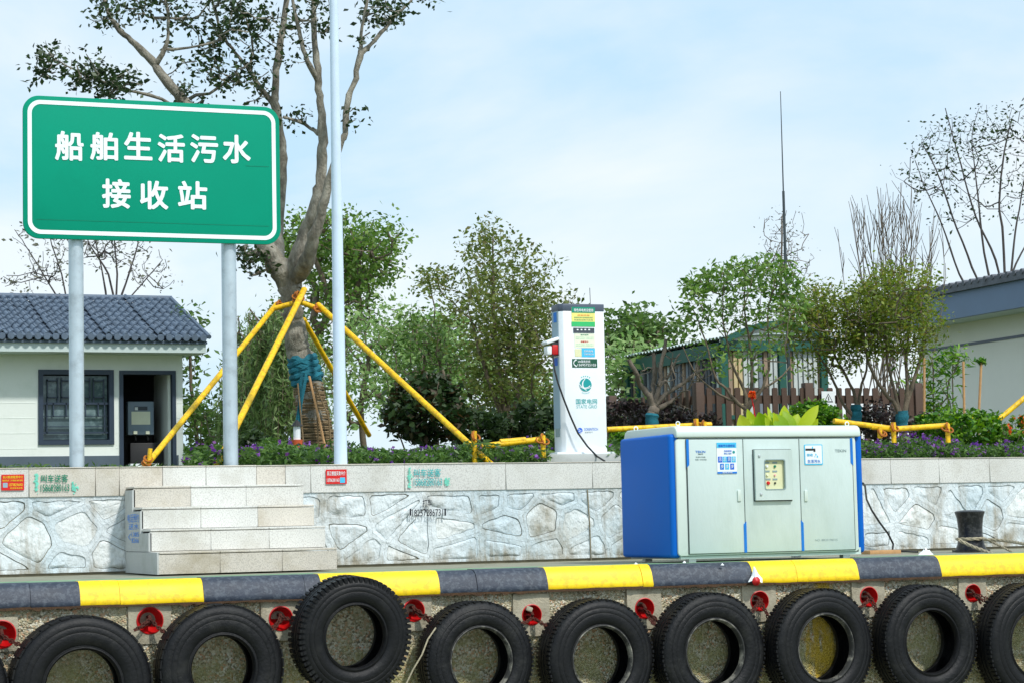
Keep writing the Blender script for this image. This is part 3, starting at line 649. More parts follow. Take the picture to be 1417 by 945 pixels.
# prints on the wall
YP = CAPF-.011
for (x0_, ym, k_, mm) in ((55, 657, 1.0, 'stgreen'), (571, 649, .98, 'tealt')):
    dx = x0_-55; dy = ym-657
    text_px('stencil_text', '叫车送客', (57+dx, 656+dy, 94+dx, 667+dy), YP, M[mm], wall, .03)
    text_px('stencil_text', '15868280163', (56.5+dx, 669.5+dy, 96+dx, 679.5+dy), YP, M[mm], wall, .02)
    rg = random.Random(3+x0_); b = MB()
    for k in range(60):
        yo = Vector((0, -.00006*k, 0)); px_ = rg.gauss(50.5+dx, 1.2); py_ = rg.uniform(655+dy, 682+dy); c = P(px_, py_, YP+.0035)+yo; r_ = rg.uniform(.003, .009); b.add([(c.x-r_, c.y, c.z-r_*.8), (c.x+r_, c.y, c.z-r_*.5), (c.x+r_*.6, c.y, c.z+r_), (c.x-r_*.7, c.y, c.z+r_)], [(0, 1, 2, 3)])
        c = P(100+dx+abs(rg.gauss(0, 2.6)), rg.gauss(674+dy, 2.6), YP+.0035)+yo; b.add([(c.x-r_, c.y, c.z-r_), (c.x+r_, c.y, c.z-r_*.6), (c.x+r_*.7, c.y, c.z+r_), (c.x-r_, c.y, c.z+r_*.8)], [(0, 1, 2, 3)])
    b.build('spray_mark', M['fadedgreen'], wall, recalc=False)
def sticker(box, lines, base, parent, Y, name='sticker'):
    s_ = rect_px(name, box, Y, base, parent, .002)
    for (tx_, bx, m_) in lines:
        if tx_ == '#': rect_px('printed_block', bx, Y-.0012, m_, s_, .001)
        else: text_px('printed_text', tx_, bx, Y-.0014, m_, s_, .02)
    return s_
sticker((2, 656, 33.5, 677.8), [('长兴新房租赁中介', (4, 657.6, 32, 661.5), M['yellowt']), ('租房买房 二手房屋 高价收购', (3.5, 663, 31.5, 665.5), M['yellowt']), ('#', (4, 667.5, 10.5, 674), M['qgrey']), ('13738296001', (12.5, 668.2, 31.5, 672), M['yellowt']), ('欢迎来电咨询', (14, 673.6, 31, 676), M['yellowt'])], M['red'], wall, YP)
sticker((451, 649, 479.8, 669), [('吴江楼盘买卖中介', (452.5, 651.3, 478, 657.3), M['white']), ('13706281163', (452.5, 661.5, 469.5, 666), M['white']), ('#', (470.5, 660, 477.5, 667.5), M['sky'])], M['red'], wall, YP)
text_px('stencil_text', '打车', (585, 690.5, 597.5, 700), WY-.060, M['ink'], wall, .04); text_px('stencil_text', '18257286731', (570.5, 704, 613, 713.5), WY-.060, M['ink'], wall, .02)
b = MB()
for px_ in (568, 616): x0_, x1_, z0_, z1_ = wbox((px_-1, 703, px_+1.2, 713), WY-.060); b.box((x0_, WY-.060, z0_), (x1_, WY-.058, z1_))
b.build('spray_mark', M['ink'], wall)

# ================================================================== GRANITE STEPS
TR, RS = .3079, .17; YS = 1.3835
stairs = thing('granite_steps', (4.1, YS, 0), 'short flight of four pale granite steps against the stone wall', 'steps')
jn = [(890-648, 1140-648), (857-613, 1095-613), (818-577, 1055-577), (780-543, 1013-543)]
for i in range(4):
    ys = YS+i*TR; wd = sx1-sx0; cuts = [sx0] + [sx0+wd*c/717 for c in jn[i]] + [sx1]
    MB().box((sx0+.012, ys+.03, 0 if i == 0 else RS*i-.02), (sx1-.012, WY-.03, RS*(i+1)-.028)).build('step_core', M['granite_side'], stairs)
    for a, c in zip(cuts, cuts[1:]):
        m_ = M[rs.choice(['granite3', 'granite2', 'granite'])]
        MB().box((a+.001, ys, RS*i+.002), (c-.001, ys+.028, RS*(i+1)-.022)).build('riser_slab', m_, stairs, bevel=.002, segs=1)
        MB().box((a+.001, ys-.006, RS*(i+1)-.018), (c-.001, min(ys+TR+.03, WY-.03), RS*(i+1)-.001)).build('tread_slab', m_, stairs, bevel=.004, segs=1)
# left cheek: two stone plates
MB().box((sx0-.012, YS+.002, .0), (sx0+.011, WY-.05, RS-.004)).build('cheek_slab', M['granite_side'], stairs, bevel=.002, segs=1)
pts = [(YS+TR+.0, RS)]
pts = [(YS+TR, RS), (WY-.05, RS), (WY-.05, 4*RS-.03), (YS+3*TR, 4*RS-.03), (YS+3*TR, 3*RS-.03), (YS+2*TR, 3*RS-.03), (YS+2*TR, 2*RS-.03), (YS+TR, 2*RS-.03)]
MB().prismx(pts, sx0-.012, sx0+.011).build('cheek_slab', M['granite_side'], stairs)
# blue stencil on the cheek
bs = MB()
def XB(px, py, X):   # pixel to plane X = const
    v = _fw*FPX + _R2*(px-708.5) + _U2*(472.5-py); return CAM+v*(X/v.x)
for tx_, (a0, b0, a1, b1) in (('电话预约', (176.5, 711, 192, 722)), ('送水', (178, 724, 192, 732)), ('1385', (182, 736, 192, 742)), ('8266', (182, 744, 192, 750.5)), ('〈', (177.5, 738, 181, 747))):
    p0, p1 = XB(a0, b0, sx0-.014), XB(a1, b1, sx0-.014); vs_, fs_ = text_mesh(tx_, .03)
    ax, bx = min(v[0] for v in vs_), max(v[0] for v in vs_); ay, by = min(v[1] for v in vs_), max(v[1] for v in vs_)
    bs.add([(sx0-.0145, p0.y+(v[0]-ax)/(bx-ax)*(p1.y-p0.y), p1.z+(v[1]-ay)/(by-ay)*(p0.z-p1.z)) for v in vs_], fs_)
bs.build('stencil_text', M['stblue'], stairs, recalc=False)

# ================================================================== TYRES
def tyre(cx, cy, rpx, hole, tread, label, yf=-.34, w=.25, tilt=0, yawr=0, seed=1, worn=False):
    c = P(cx, cy, yf); s = SC(cx, cy, yf); Ro = rpx/s; Ri = Ro*hole; c = Vector((c.x, yf+w/2, c.z)); h = w/2
    t = thing('truck_tyre', (0, 0, 0), label, 'tyre', 'tyres hung along the quay wall as fenders')
    q = lambda r, y: (Ri+(Ro-Ri)*r, y*h)
    fr = [q(-.0, -.60), q(.02, -.78), q(.09, -.86), q(.13, -.84), q(.16, -.90), q(.3, -.99), q(.5, -1.02), q(.52, -1.0), q(.55, -1.02), q(.68, -.98), q(.70, -.955), q(.72, -.97), q(.84, -.9), q(.9, -.84), q(.965, -.74), q(.99, -.62)]
    bk = [(r, -y) for r, y in reversed(fr)]
    inn = [q(.03, .5), q(.3, .76), q(.7, .72), q(.86, .5), q(.88, 0), q(.86, -.5), q(.7, -.72), q(.3, -.76), q(.03, -.5)]
    mid = [q(1.0, -.3), q(1.0, .3)]
    MB().ring((0, 0, 0), fr+mid+bk+inn, 72).build('casing', M['rubber2' if worn else 'rubber'], t, smooth=True, angle=50)
    MB().ring((0, 0, 0), [q(-.015, -.58), q(.0, -.8), q(.05, -.9), q(.085, -.885), q(.07, -.6)], 64).build('bead', M['bead' if seed in (5, 6, 7, 8) else 'rubber'], t, smooth=True, angle=60)
    b = MB(); n = {'lug': 66, 'fine': 84, 'rib': 40}[tread]
    for k in range(n):
        a = 2*math.pi*k/n; ca, sa = math.cos(a), math.sin(a); Rm = Matrix(((ca, 0, -sa), (0, 1, 0), (sa, 0, ca)))   # local x radial, z tangential
        wid = 2*math.pi*Ro/n*(.62 if tread == 'lug' else .6)
        for sgn in (-1, 1):
            if tread == 'lug': b.cbox(Rm @ Vector((Ro*.985, sgn*h*.62, 0)), (Ro*.09, h*.5, wid), Rm)
            elif tread == 'fine': b.cbox(Rm @ Vector((Ro*1.0, sgn*h*(.58 if k % 2 else .52), 0)), (Ro*.03, h*.42, wid), Rm)
            else: b.cbox(Rm @ Vector((Ro*1.0, sgn*h*.5, 0)), (Ro*.025, h*.5, 2*math.pi*Ro/n*.86), Rm)
    for y in (-.3, 0, .3):
        b.ring((0, 0, 0), [(Ro*.99, (y-.1)*h), (Ro*1.012, (y-.1)*h), (Ro*1.012, (y+.1)*h), (Ro*.99, (y+.1)*h)], 64)
    if tread == 'lug':     # shoulder lugs run down the side wall
        for k in range(n):
            a = 2*math.pi*k/n; ca, sa = math.cos(a), math.sin(a); Rm = Matrix(((ca, 0, -sa), (0, 1, 0), (sa, 0, ca)))
            b.cbox(Rm @ Vector((Ro*.935, -h*.83, 0)), (Ro*.09, h*.14, 2*math.pi*Ro/n*.55), Rm)
    b.build('tread', M['rubber'], t)
    t.location = c; t.rotation_euler = (R(tilt), R(seed*47), R(yawr)); return t
TY = [(-88, 962, 99, .54, 'rib', 'left edge tyre, only a sliver showing at the frame edge', 0, 0),
 (115, 951, 98, .53, 'rib', 'large smooth black tyre left of the granite steps, lowest and widest', 0, 0),
 (309, 925, 88, .51, 'rib', 'black tyre hanging straight below the granite steps', 0, 0),
 (492, 880, 81, .535, 'lug', 'black lug tread tyre hung higher than the rest, overlapping the kerb', -3, 5),
 (664, 914, 81, .52, 'fine', 'smooth black tyre right of the high lug tread tyre, white cord at its left edge', 1, -3),
 (832, 912, 82, .51, 'fine', 'black tyre below the left edge of the blue cabinet side', 0, -2),
 (988, 903, 82, .51, 'fine', 'black tyre with pale scuffed bead below the cabinet front doors', 0, -2),
 (1141, 896, 81, .52, 'fine', 'black tyre with yellow paint streaks on the concrete behind it', 0, 0),
 (1289, 888, 78, .52, 'fine', 'black tyre below the kerb left of the black bollard', 0, -2),
 (1434, 890, 82, .52, 'fine', 'black tyre cut off by the right edge of the photo', 0, 0)]
for i, (cx, cy, rp, ho, tr, lb, ti, ya) in enumerate(TY):
    tyre(cx+(2 if i > 3 else 0), cy, rp, ho+(.03 if i > 3 else 0), tr, lb, yf=-.40 if i == 3 else -.35, w=.25 if i < 3 else .26, tilt=ti, yawr=(ya if i == 3 else 3+ya if i < 3 else 7+ya), seed=i+1, worn=i % 2 == 0)

# red cup sockets with chains
SL = ['red round mooring socket at the left edge of the photo', 'red round mooring socket between the two leftmost big tyres', 'red round mooring socket just left of the high lug tread tyre', 'red round mooring socket half hidden by the high lug tread tyre', 'red round mooring socket with a pale stone in it, above the gap in mid quay',
      'red round mooring socket below the left end of the blue cabinet side', 'red round mooring socket under the white and red rag on the kerb', 'red round mooring socket right of the tyre with yellow paint streaks', 'red round mooring socket nearest the right edge']
EN = [[(-18, 905), (32, 893)], [(184, 872), (231, 876)], [(372, 872), (414, 862)], [(597, 858), (600, 862)], [(722, 862), (757, 866)], [(905, 862), (915, 868)], [(1040, 848), (1068, 855)], [(1187, 842), (1218, 848)], [(1360, 832), (1372, 830)]]
for i, ((cx, cy, r, pl, _), lb) in enumerate(zip(SK, SL)):
    c = P(cx, cy, -.045); s = SC(cx, cy, -.045); t = thing('mooring_socket', c, lb, 'mooring socket', 'red mooring sockets in the quay wall')
    rr_ = r/s; q = pl/s; rg = random.Random(i)
    pz = [(c.x+dx*q+rg.uniform(-.01, .01), c.z+dz*q*1.05+rg.uniform(-.01, .01)) for dx, dz in ((-1, -1), (1, -1), (1, .98), (-1, 1))]
    # cement plate with a round hole
    n = 32; vs = []; fs = []
    for k in range(n):
        a = 2*math.pi*k/n; ca, sa = math.cos(a), math.sin(a); m_ = max(abs(ca), abs(sa)); e = q*(1+rg.uniform(-.02, .02))
        vs += [(c.x+ca*rr_*1.02, c.y-.012, c.z+sa*rr_*1.02), (c.x+ca/m_*e, c.y-.010, c.z+sa/m_*e*1.08), (c.x+ca/m_*e*1.01, c.y+.03, c.z+sa/m_*e*1.09)]
    for k in range(n): j = (k+1) % n; fs += [(k*3, j*3, j*3+1, k*3+1), (k*3+1, j*3+1, j*3+2, k*3+2)]
    MB().add(vs, fs).build('cement_plate', M['patch'], t, recalc=False)
    MB().ring(c, [(rr_*1.05, -.016), (rr_*1.05, -.004), (rr_*.99, .0), (rr_*.8, .06), (rr_*.45, .09), (.001, .095), (.001, .088), (rr_*.42, .082), (rr_*.74, .052), (rr_*.93, -.004), (rr_*.97, -.019)], 36).build('cup', M['redpaint'], t, smooth=True, angle=50)
    MB().tube([c+Vector((0, .08, .25*rr_)), c+Vector((0, -.0, .3*rr_)), c+Vector((0, -.03, 0)), c+Vector((0, .0, -.3*rr_)), c+Vector((0, .08, -.25*rr_))], .012, 6).build('ring_bar', M['rust'], t, smooth=True)
    mb = MB()
    for (ex, ey) in EN[i]:
        a = c+Vector((rg.uniform(-.01, .01), -.02, rg.uniform(-.3, .1)*rr_)); e = P(ex, ey, -.16)
        for kx in range(2):
            p1 = a+Vector((rg.uniform(-.02, .02), 0, rg.uniform(-.02, .02))); e2 = e+Vector((rg.uniform(-.02, .02), rg.uniform(-.03, .03), rg.uniform(-.02, .01))); m1 = (p1+e2)/2+Vector((0, -.03, -.02+.02*kx))
            n_ = 7
            for k in range(n_):
                f1, f2 = k/n_, (k+1)/n_; B = lambda f: p1*(1-f)**2+m1*2*f*(1-f)+e2*f*f
                u, v = B(max(0, f1-.03)), B(min(1, f2+.03)); d = (v-u); sd = d.cross(Vector((0, 1, 0)) if k % 2 else Vector((.3, 0, 1))).normalized()*.009
                mb.tube([u, u*.75+v*.25+sd, u*.25+v*.75+sd, v, u*.25+v*.75-sd, u*.75+v*.25-sd, u], .0046, 5)
    mb.build('chain', M['rust'], t, recalc=False)
    if i == 4: MB().cbox(P(732, 842, -.06), (.05, .03, .035), Matrix.Rotation(.4, 3, 'Y')).build('stone_chip', M['patch'], t, bevel=.008)
# white cord by the fifth tyre, hanging from the kerb
tag(MB().tube([P(603, 868, -.36), P(592, 884, -.4), P(584, 905, -.42), P(572, 925, -.42), P(560, 950, -.42)], .0055, 6).build('cord', M['rope'], loc=P(603, 868, -.36), smooth=True), 'thin pale cord hanging down between the high lug tyre and the next', 'cord')

# ================================================================== SERVICE CABINET
CF = .30
c5 = lambda x, y: (840+x/3.729, 560+y/3.729)
def c5b(x0, y0, x1, y1): a, b = c5(x0, y0), c5(x1, y1); return (a[0], a[1], b[0], b[1])
CX0 = P(939, 690, CF).x; CX1 = P(1193, 690, CF).x
CZT = P(1060, 588, CF).z; CZB = .045
def solveY(px, py, X, lo=-1, hi=60):
    for _ in range(60):
        m_ = (lo+hi)/2
        if P(px, py, m_).x < X: lo = m_
        else: hi = m_
    return lo
CB = CF+.98
cab = thing('pump_cabinet', ((CX0+CX1)/2, (CF+CB)/2, 0), 'wide pale grey sewage pump cabinet with bright blue side panels standing on the quay', 'cabinet')
zl = P(1060, 605, CF).z                                  # bottom edge of the lid
zd = P(1060, 765, CF).z
r_ = .05
MB().box((CX0+.03, CF+.03, CZB), (CX1-.03, CB-.02, zl)).build('body', M['cab'], cab)
# lid with a rounded front edge
pr = [(CF-.004, zl+.004), (CF-.004, CZT-.055), (CF+.008, CZT-.022), (CF+.035, CZT-.005), (CF+.07, CZT), (CB-.06, CZT+.005), (CB-.02, CZT-.01), (CB, CZT-.05), (CB, zl+.004)]
MB().prismx(pr, CX0-.006, CX1+.006).build('lid', M['cabtop'], cab, bevel=.012, segs=3)
# front frame: rounded outline in front of a recess, then three doors
fw = wbox(c5b(372, 168, 1303, 766), CF); zf0, zf1 = fw[2], zl-.003
MB().prism(rrect(fw[0], fw[1], zf0, zf1+.0, .03), CF+.012, CF+.05).build('front_frame', M['cabtop'], cab, bevel=.006)
MB().box((CX0+.02, CF+.03, CZB-.02), (CX1-.01, CB-.03, zf0+.03)).build('base', M['cab'], cab)
for fx in (.08, .92):
    for fy in (CF+.08, CB-.1): xx = CX0+(CX1-CX0)*fx; MB().box((xx-.03, fy-.03, -.004), (xx+.03, fy+.03, CZB-.015)).build('foot', M['chrome'], cab)
dw = [wbox(c5b(a, 172, b_, 760), CF) for a, b_ in ((417, 702), (704.5, 996), (998.5, 1272))]
xe = [P(*c5(418, 460), CF).x, P(*c5(709, 460), CF).x, P(*c5(999, 460), CF).x, P(*c5(1274, 460), CF).x]
MB().box((xe[0]-.004, CF+.006, zf0+.012), (xe[3]+.004, CF+.013, zf1-.004)).build('door_gap', M['cabgap'], cab)
doors = []
for k in range(3):
    doors.append(MB().box((xe[k]+.003, CF, zf0+.016), (xe[k+1]-.003, CF+.018, zf1-.008)).build('door', M['cab'], cab, bevel=.003))
# blue corner trims, pointed at one end
def trim(x0, x1, z0, z1, tipl, up):
    w_ = x1-x0; tp = w_*1.0
    if up: pts = [(x0, z0), (x1, z0), (x1, z1-(0 if tipl else tp)), (x0, z1-(tp if tipl else 0))]
    else: pts = [(x0, z0+(0 if tipl else tp)), (x1, z0+(tp if tipl else 0)), (x1, z1), (x0, z1)]
    MB().prism(pts, CF-.003, CF+.002).build('corner_trim', M['blue2'], cab)
hz_ = P(*c5(418, 322), CF).z; hb_ = P(*c5(709, 600), CF).z
trim(xe[0]-.004, xe[0]+.017, hz_, zf1-.006, True, False); trim(xe[3]-.02, xe[3]+.002, hz_, zf1-.006, False, False)
trim(xe[1]-.015, xe[1]+.008, zf0+.014, hb_, True, True); trim(xe[2]-.006, xe[2]+.016, zf0+.014, hb_, False, True)
# handles
for bx in ((672, 438, 691, 496), (1017, 438, 1034, 496)):
    x0_, x1_, z0_, z1_ = wbox(c5b(*bx), CF); d = doors[0 if bx[0] < 800 else 2]
    h_ = MB().prism(rrect(x0_, x1_, z0_, z1_, .007), CF-.010, CF+.002).build('handle', M['cabtop'], d, bevel=.003)
# control window
wb = wbox(c5b(757, 230, 949, 490), CF); win = wbox(c5b(806, 283, 909, 434), CF)
mb = MB(); Yw = CF-.03
mb.box((wb[0], Yw, wb[2]), (win[0], CF+.002, wb[3])); mb.box((win[1], Yw, wb[2]), (wb[1], CF+.002, wb[3])); mb.box((win[0], Yw, wb[2]), (win[1], CF+.002, win[2])); mb.box((win[0], Yw, win[3]), (win[1], CF+.002, wb[3]))
hatch = mb.build('control_hatch', M['cab'], cab)
MB().prism(rrect(wb[0]-.006, wb[1]+.004, wb[2]-.008, wb[3]+.004, .004), CF-.006, CF+.001).build('hatch_seal', M['cabgap'], cab)
MB().box((win[0]-.002, CF-.009, win[2]-.002), (win[1]+.002, CF-.004, win[3]+.002)).build('control_plate', M['beige'], cab)
ring = MB(); ro = rrect(win[0]-.005, win[1]+.005, win[2]-.005, win[3]+.005, .016); ri = rrect(win[0]+.002, win[1]-.002, win[2]+.002, win[3]-.002, .013); n = len(ro)
ring.add([(x, Yw-.003, z) for x, z in ro]+[(x, Yw-.003, z) for x, z in ri]+[(x, Yw+.015, z) for x, z in ri], [(k, (k+1) % n, (k+1) % n+n, k+n) for k in range(n)]+[(k+n, (k+1) % n+n, (k+1) % n+2*n, k+2*n) for k in range(n)]).build('window_seal', M['softgrey'], cab, recalc=False)
for j, (bx, by, c_, r0) in enumerate([(825, 316, 'white', .011), (866, 316, 'stgreen', .010), (827, 361, 'pale', .009), (866, 361, 'pink', .008), (832, 402, 'red', .014), (867, 402, 'black', .008)]):
    c = P(*c5(bx, by), CF-.012); MB().ring(c, [(.0005, -.008), (r0*.8, -.008), (r0, -.004), (r0, .004), (.0005, .004)], 20).build('push_button', M[c_], cab, smooth=True)
    x0_, x1_, z0_, z1_ = wbox(c5b(bx-12, by-24 if j % 2 == 0 else by-24, bx+12, by-15), CF-.011); MB().box((x0_, CF-.0115, z0_), (x1_, CF-.009, z1_)).build('button_plate', M['softgrey'], cab)
for bx, by in ((785, 262), (795, 460)):
    c = P(*c5(bx, by), Yw); k_ = MB().box((c.x-.009, Yw-.008, c.z-.010), (c.x+.009, Yw, c.z+.010)).build('lock', M['chrome'], hatch, bevel=.003)
# posters and print
pst = wbox(c5b(567, 193, 668, 353), CF-.002); po = MB().box((pst[0], CF-.004, pst[2]), (pst[1], CF-.001, pst[3])).build('poster', M['white'], doors[0])
def inp(u0, v0, u1, v1, m_, par=None, B=None, Y=CF-.0055, name='printed_block'):
    B = B or pst; par = par or po
    return MB().box((B[0]+(B[1]-B[0])*u0, Y, B[3]-(B[3]-B[2])*v1), (B[0]+(B[1]-B[0])*u1, Y+.001, B[3]-(B[3]-B[2])*v0)).build(name, m_, par)
def inpt(s_, u0, v0, u1, v1, m_, par=None, B=None, Y=CF-.0068, bold=.02):
    B = B or pst; mb = MB(); text_to(mb, s_, (B[0]+(B[1]-B[0])*u0, B[0]+(B[1]-B[0])*u1, B[3]-(B[3]-B[2])*v1, B[3]-(B[3]-B[2])*v0), Y, bold); return mb.build('printed_text', m_, par or po, recalc=False)
inp(.0, .0, 1, .17, M['sky'], name='poster_band'); inpt('船舶污水接收站', .08, .06, .92, .14, M['logoblue'])
inpt('扫码使用', .36, .24, .74, .30, M['logoblue']); inpt('微信小程序', .36, .33, .74, .38, M['tblue']); c = Vector((pst[0]+(pst[1]-pst[0])*.86, CF-.0055, pst[3]-(pst[3]-pst[2])*.31)); MB().ring(c, [(.0005, -.0004), (.011, -.0004), (.011, .0004), (.0005, .0004)], 16).build('printed_block', M['teal'], po)
for u, c_ in ((.05, 'logoblue'), (.28, 'sky'), (.5, 'tblue'), (.74, 'sky')): inp(u, .45, u+.21, .64, M[c_]); inpt('示', u+.04, .48, u+.17, .60, M['white'])
for u, c_ in ((.14, 'tblue'), (.4, 'sky'), (.66, 'logoblue')): inp(u, .68, u+.2, .87, M[c_]); inpt('步', u+.04, .71, u+.16, .83, M['white'])
inp(.0, .94, 1, 1, M['tblue']); inpt('服务热线', .25, .948, .75, .99, M['white'])
tp = wbox(c5b(1018, 203, 1112, 308), CF-.002); pt = MB().prism(rrect(tp[0], tp[1], tp[2], tp[3], .008), CF-.004, CF-.001).build('tap_notice', M['sky'], doors[2])
MB().prism(rrect(tp[0]+.007, tp[1]-.007, tp[2]+.009, tp[3]-.007, .006), CF-.0055, CF-.0045).build('printed_block', M['white'], pt)
inp(.06, .20, .52, .30, M['black'], pt, tp, CF-.007); inp(.50, .20, .60, .36, M['black'], pt, tp, CF-.0071); inp(.42, .10, .48, .2, M['sky'], pt, tp, CF-.007)
inpt('生活污水', .15, .74, .86, .90, M['tblue'], pt, tp, CF-.0072); inpt('接收', .12, .44, .46, .58, M['sky'], pt, tp, CF-.0072)
for u, v, r0 in ((.62, .5, .006), (.70, .6, .007), (.56, .6, .004)):
    c = Vector((tp[0]+(tp[1]-tp[0])*u, CF-.007, tp[3]-(tp[3]-tp[2])*v)); MB().add([(c.x-r0, c.y, c.z), (c.x-r0*.6, c.y, c.z-r0), (c.x+r0*.6, c.y, c.z-r0), (c.x+r0, c.y, c.z), (c.x, c.y, c.z+r0*1.8)], [(0, 1, 2, 3, 4)]).build('water_drop', M['sky'], pt, recalc=False)
text_px('lettering', 'TEKIN', c5b(456, 235, 507, 246), CF-.0015, M['tblue'], doors[0], .04); text_px('lettering', '特精环保', c5b(470, 249, 496, 256), CF-.0015, M['softgrey'], doors[0]); text_px('lettering', '生活污水收集', c5b(458, 264, 508, 271), CF-.0015, M['softgrey'], doors[0]); text_px('lettering', '智能一体化设备', c5b(456, 277, 514, 284), CF-.0015, M['softgrey'], doors[0])
text_px('lettering', 'TEKIN', c5b(1176, 228, 1234, 242), CF-.0015, M['softgrey'], doors[2], .02); text_px('lettering', 'NO. BR20190315', c5b(1074, 690, 1190, 701), CF-.0015, M['softgrey'], doors[2], .0)
# blue side panels
yb0, yb1 = CF+.02, CB-.02; zb1 = P(936, 596, CF).z-.0
def sidepanel(xa, xb):
    b = MB(); b.prismx([(yb0+.01, CZB-.01), (yb1, CZB-.01), (yb1, zb1-.02), (yb0+.01, zb1-.02)], xa, xb); return b.build('side_panel', M['blue'], cab, bevel=.028, segs=4)
sidepanel(CX0-.055, CX0+.03); sidepanel(CX1-.03, CX1+.035)
for (px_, py_, Y_) in ((938, 586, CF+.05), (880, 595, CB-.12), (1172, 586, CF+.2)):
    c = P(px_, py_, Y_); c.z = CZT+.018; n = 16; pts = [(c.x+.016*math.cos(2*math.pi*k/n), c.y, c.z+.016*math.sin(2*math.pi*k/n)) for k in range(n+1)]
    b = MB().tube(pts, .0045, 6); b.box((c.x-.006, c.y-.006, CZT-.004), (c.x+.006, c.y+.006, CZT+.004)); b.build('lifting_eye', M['white'], cab, smooth=True)
# cable out of the cabinet side
cb = [P(1194, 668, .9), P(1197, 672, 1.2), P(1199, 690, 1.8), P(1206, 705, 2.35), P(1217, 722, 2.45), P(1229, 738, 2.5), P(1236, 752, 2.5), P(1235, 763, 2.45), P(1225, 766, 2.3), P(1240, 764, 2.2), P(1256, 765, 2.0), P(1270, 768, 1.6)]
cb = [Vector((q.x, q.y, max(q.z, .004))) for q in cb]
tag(MB().tube(cb, .009, 6).build('power_cable', M['black'], loc=cb[0], smooth=True), 'thin black cable running from the cabinet down the stone wall to the deck', 'cable')
p0 = P(1236, 767, 1.9); tag(MB().box((P(1200, 767, 1.9).x, 1.85, -.012), (P(1243, 767, 1.9).x, 2.0, .022)).build('wood_plank', M['wood'], loc=(p0.x-.1, 2.0, 0), bevel=.003), 'short flat wooden plank lying on the deck right of the cabinet', 'plank')
def rag(c, sx, sz, m_, name, lab, cat, seed, up=0):
    rg = random.Random(seed); b = MB(); n = 9; vs = []
    for j in range(4):
        for k in range(n):
            a = 2*math.pi*k/n; r0 = (1-.27*j)*rg.uniform(.7, 1.2); vs.append((c.x+math.cos(a)*sx*r0, c.y+math.sin(a)*sx*.6*r0, c.z+sz*(j/3)*rg.uniform(.6, 1.2)+up*j))
    fs = [(j*n+k, j*n+(k+1) % n, (j+1)*n+(k+1) % n, (j+1)*n+k) for j in range(3) for k in range(n)]+[tuple(3*n+k for k in range(n))]
    o = b.add(vs, fs).build(name, m_, loc=c); return tag(o, lab, cat)
rag(P(1281, 767, .9)*1.0, .075, .05, M['white'], 'plastic_bag', 'crumpled white plastic bag lying on the deck left of the bollard', 'litter', 3)
# rag and red piece caught on the kerb
c = P(1045, 806, -.13); t = thing('rag', c, 'white rag with a red tip caught on the yellow kerb block', 'litter')
pp = lambda x, y, d=-.135: P(x, y, d)
b = MB(); q = [pp(1036, 805), pp(1041, 796, -.12), pp(1044, 783, -.10), pp(1049, 793, -.125), pp(1055, 800, -.13), pp(1055, 806, -.15), pp(1046, 801, -.165)]
b.add(q, [(0, 1, 6), (1, 2, 6), (2, 3, 6), (3, 4, 6), (4, 5, 6)]); b.add([v+Vector((0, .012, 0)) for v in q], [(6, 1, 0), (6, 2, 1), (6, 3, 2), (6, 4, 3), (6, 5, 4)]); b.build('cloth', M['white'], t, recalc=False)
c2 = pp(1046.5, 803.5, -.15); b = MB(); b.ring(c2, [(.0005, -.02), (.02, -.014), (.034, .0), (.02, .014), (.0005, .02)], 12); b.build('red_tip', M['redpaint'], t, smooth=True)
for k, (x, y, l_) in enumerate([(1000, 799, 'tiny white plastic scrap on the dark kerb block below the cabinet'), (947, 775, 'small white scrap lying by the front left foot of the cabinet'), (880, 778, 'small pale scrap lying below the blue cabinet side')]):
    cc = P(x, y, -.07 if k == 0 else .18); cc.z = -.02 if k == 0 else .0; rag(cc, .016, .014, M['white'], 'paper_scrap', l_, 'litter', 20+k)

# ================================================================== BOLLARD AND ROPES
bc = P(1343, 760, 1.5); s = SC(1343, 750, 1.5); bb0 = PZ(1343, 766, 0)
by_ = 1.5; bx_ = P(1343, 740, by_).x; hb = P(1343, 705, by_).z; u = 1/s
tl = thing('mooring_bollard', (bx_, by_, 0), 'black waisted iron mooring bollard with ropes at the right end of the quay', 'bollard')
pr = [(.0005, 0), (21*u, 0), (21*u, .02), (18.3*u, .06), (16.6*u, hb*.4), (16.6*u, hb*.55), (18*u, hb*.8), (20.5*u, hb*.93), (20.8*u, hb*.955), (18*u, hb*.98), (8*u, hb), (.0005, hb)]
MB().ring((bx_, by_, 0), pr, 40, 'Z', closed=False).build('post', M['bollard'], tl, smooth=True, angle=50)
MB().ring((bx_, by_, 0), [(.0005, -.004), (26*u, -.004), (26*u, .012), (.0005, .012)], 32, 'Z').build('base_plate', M['bollard'], tl)
rz = P(1343, 745, by_).z
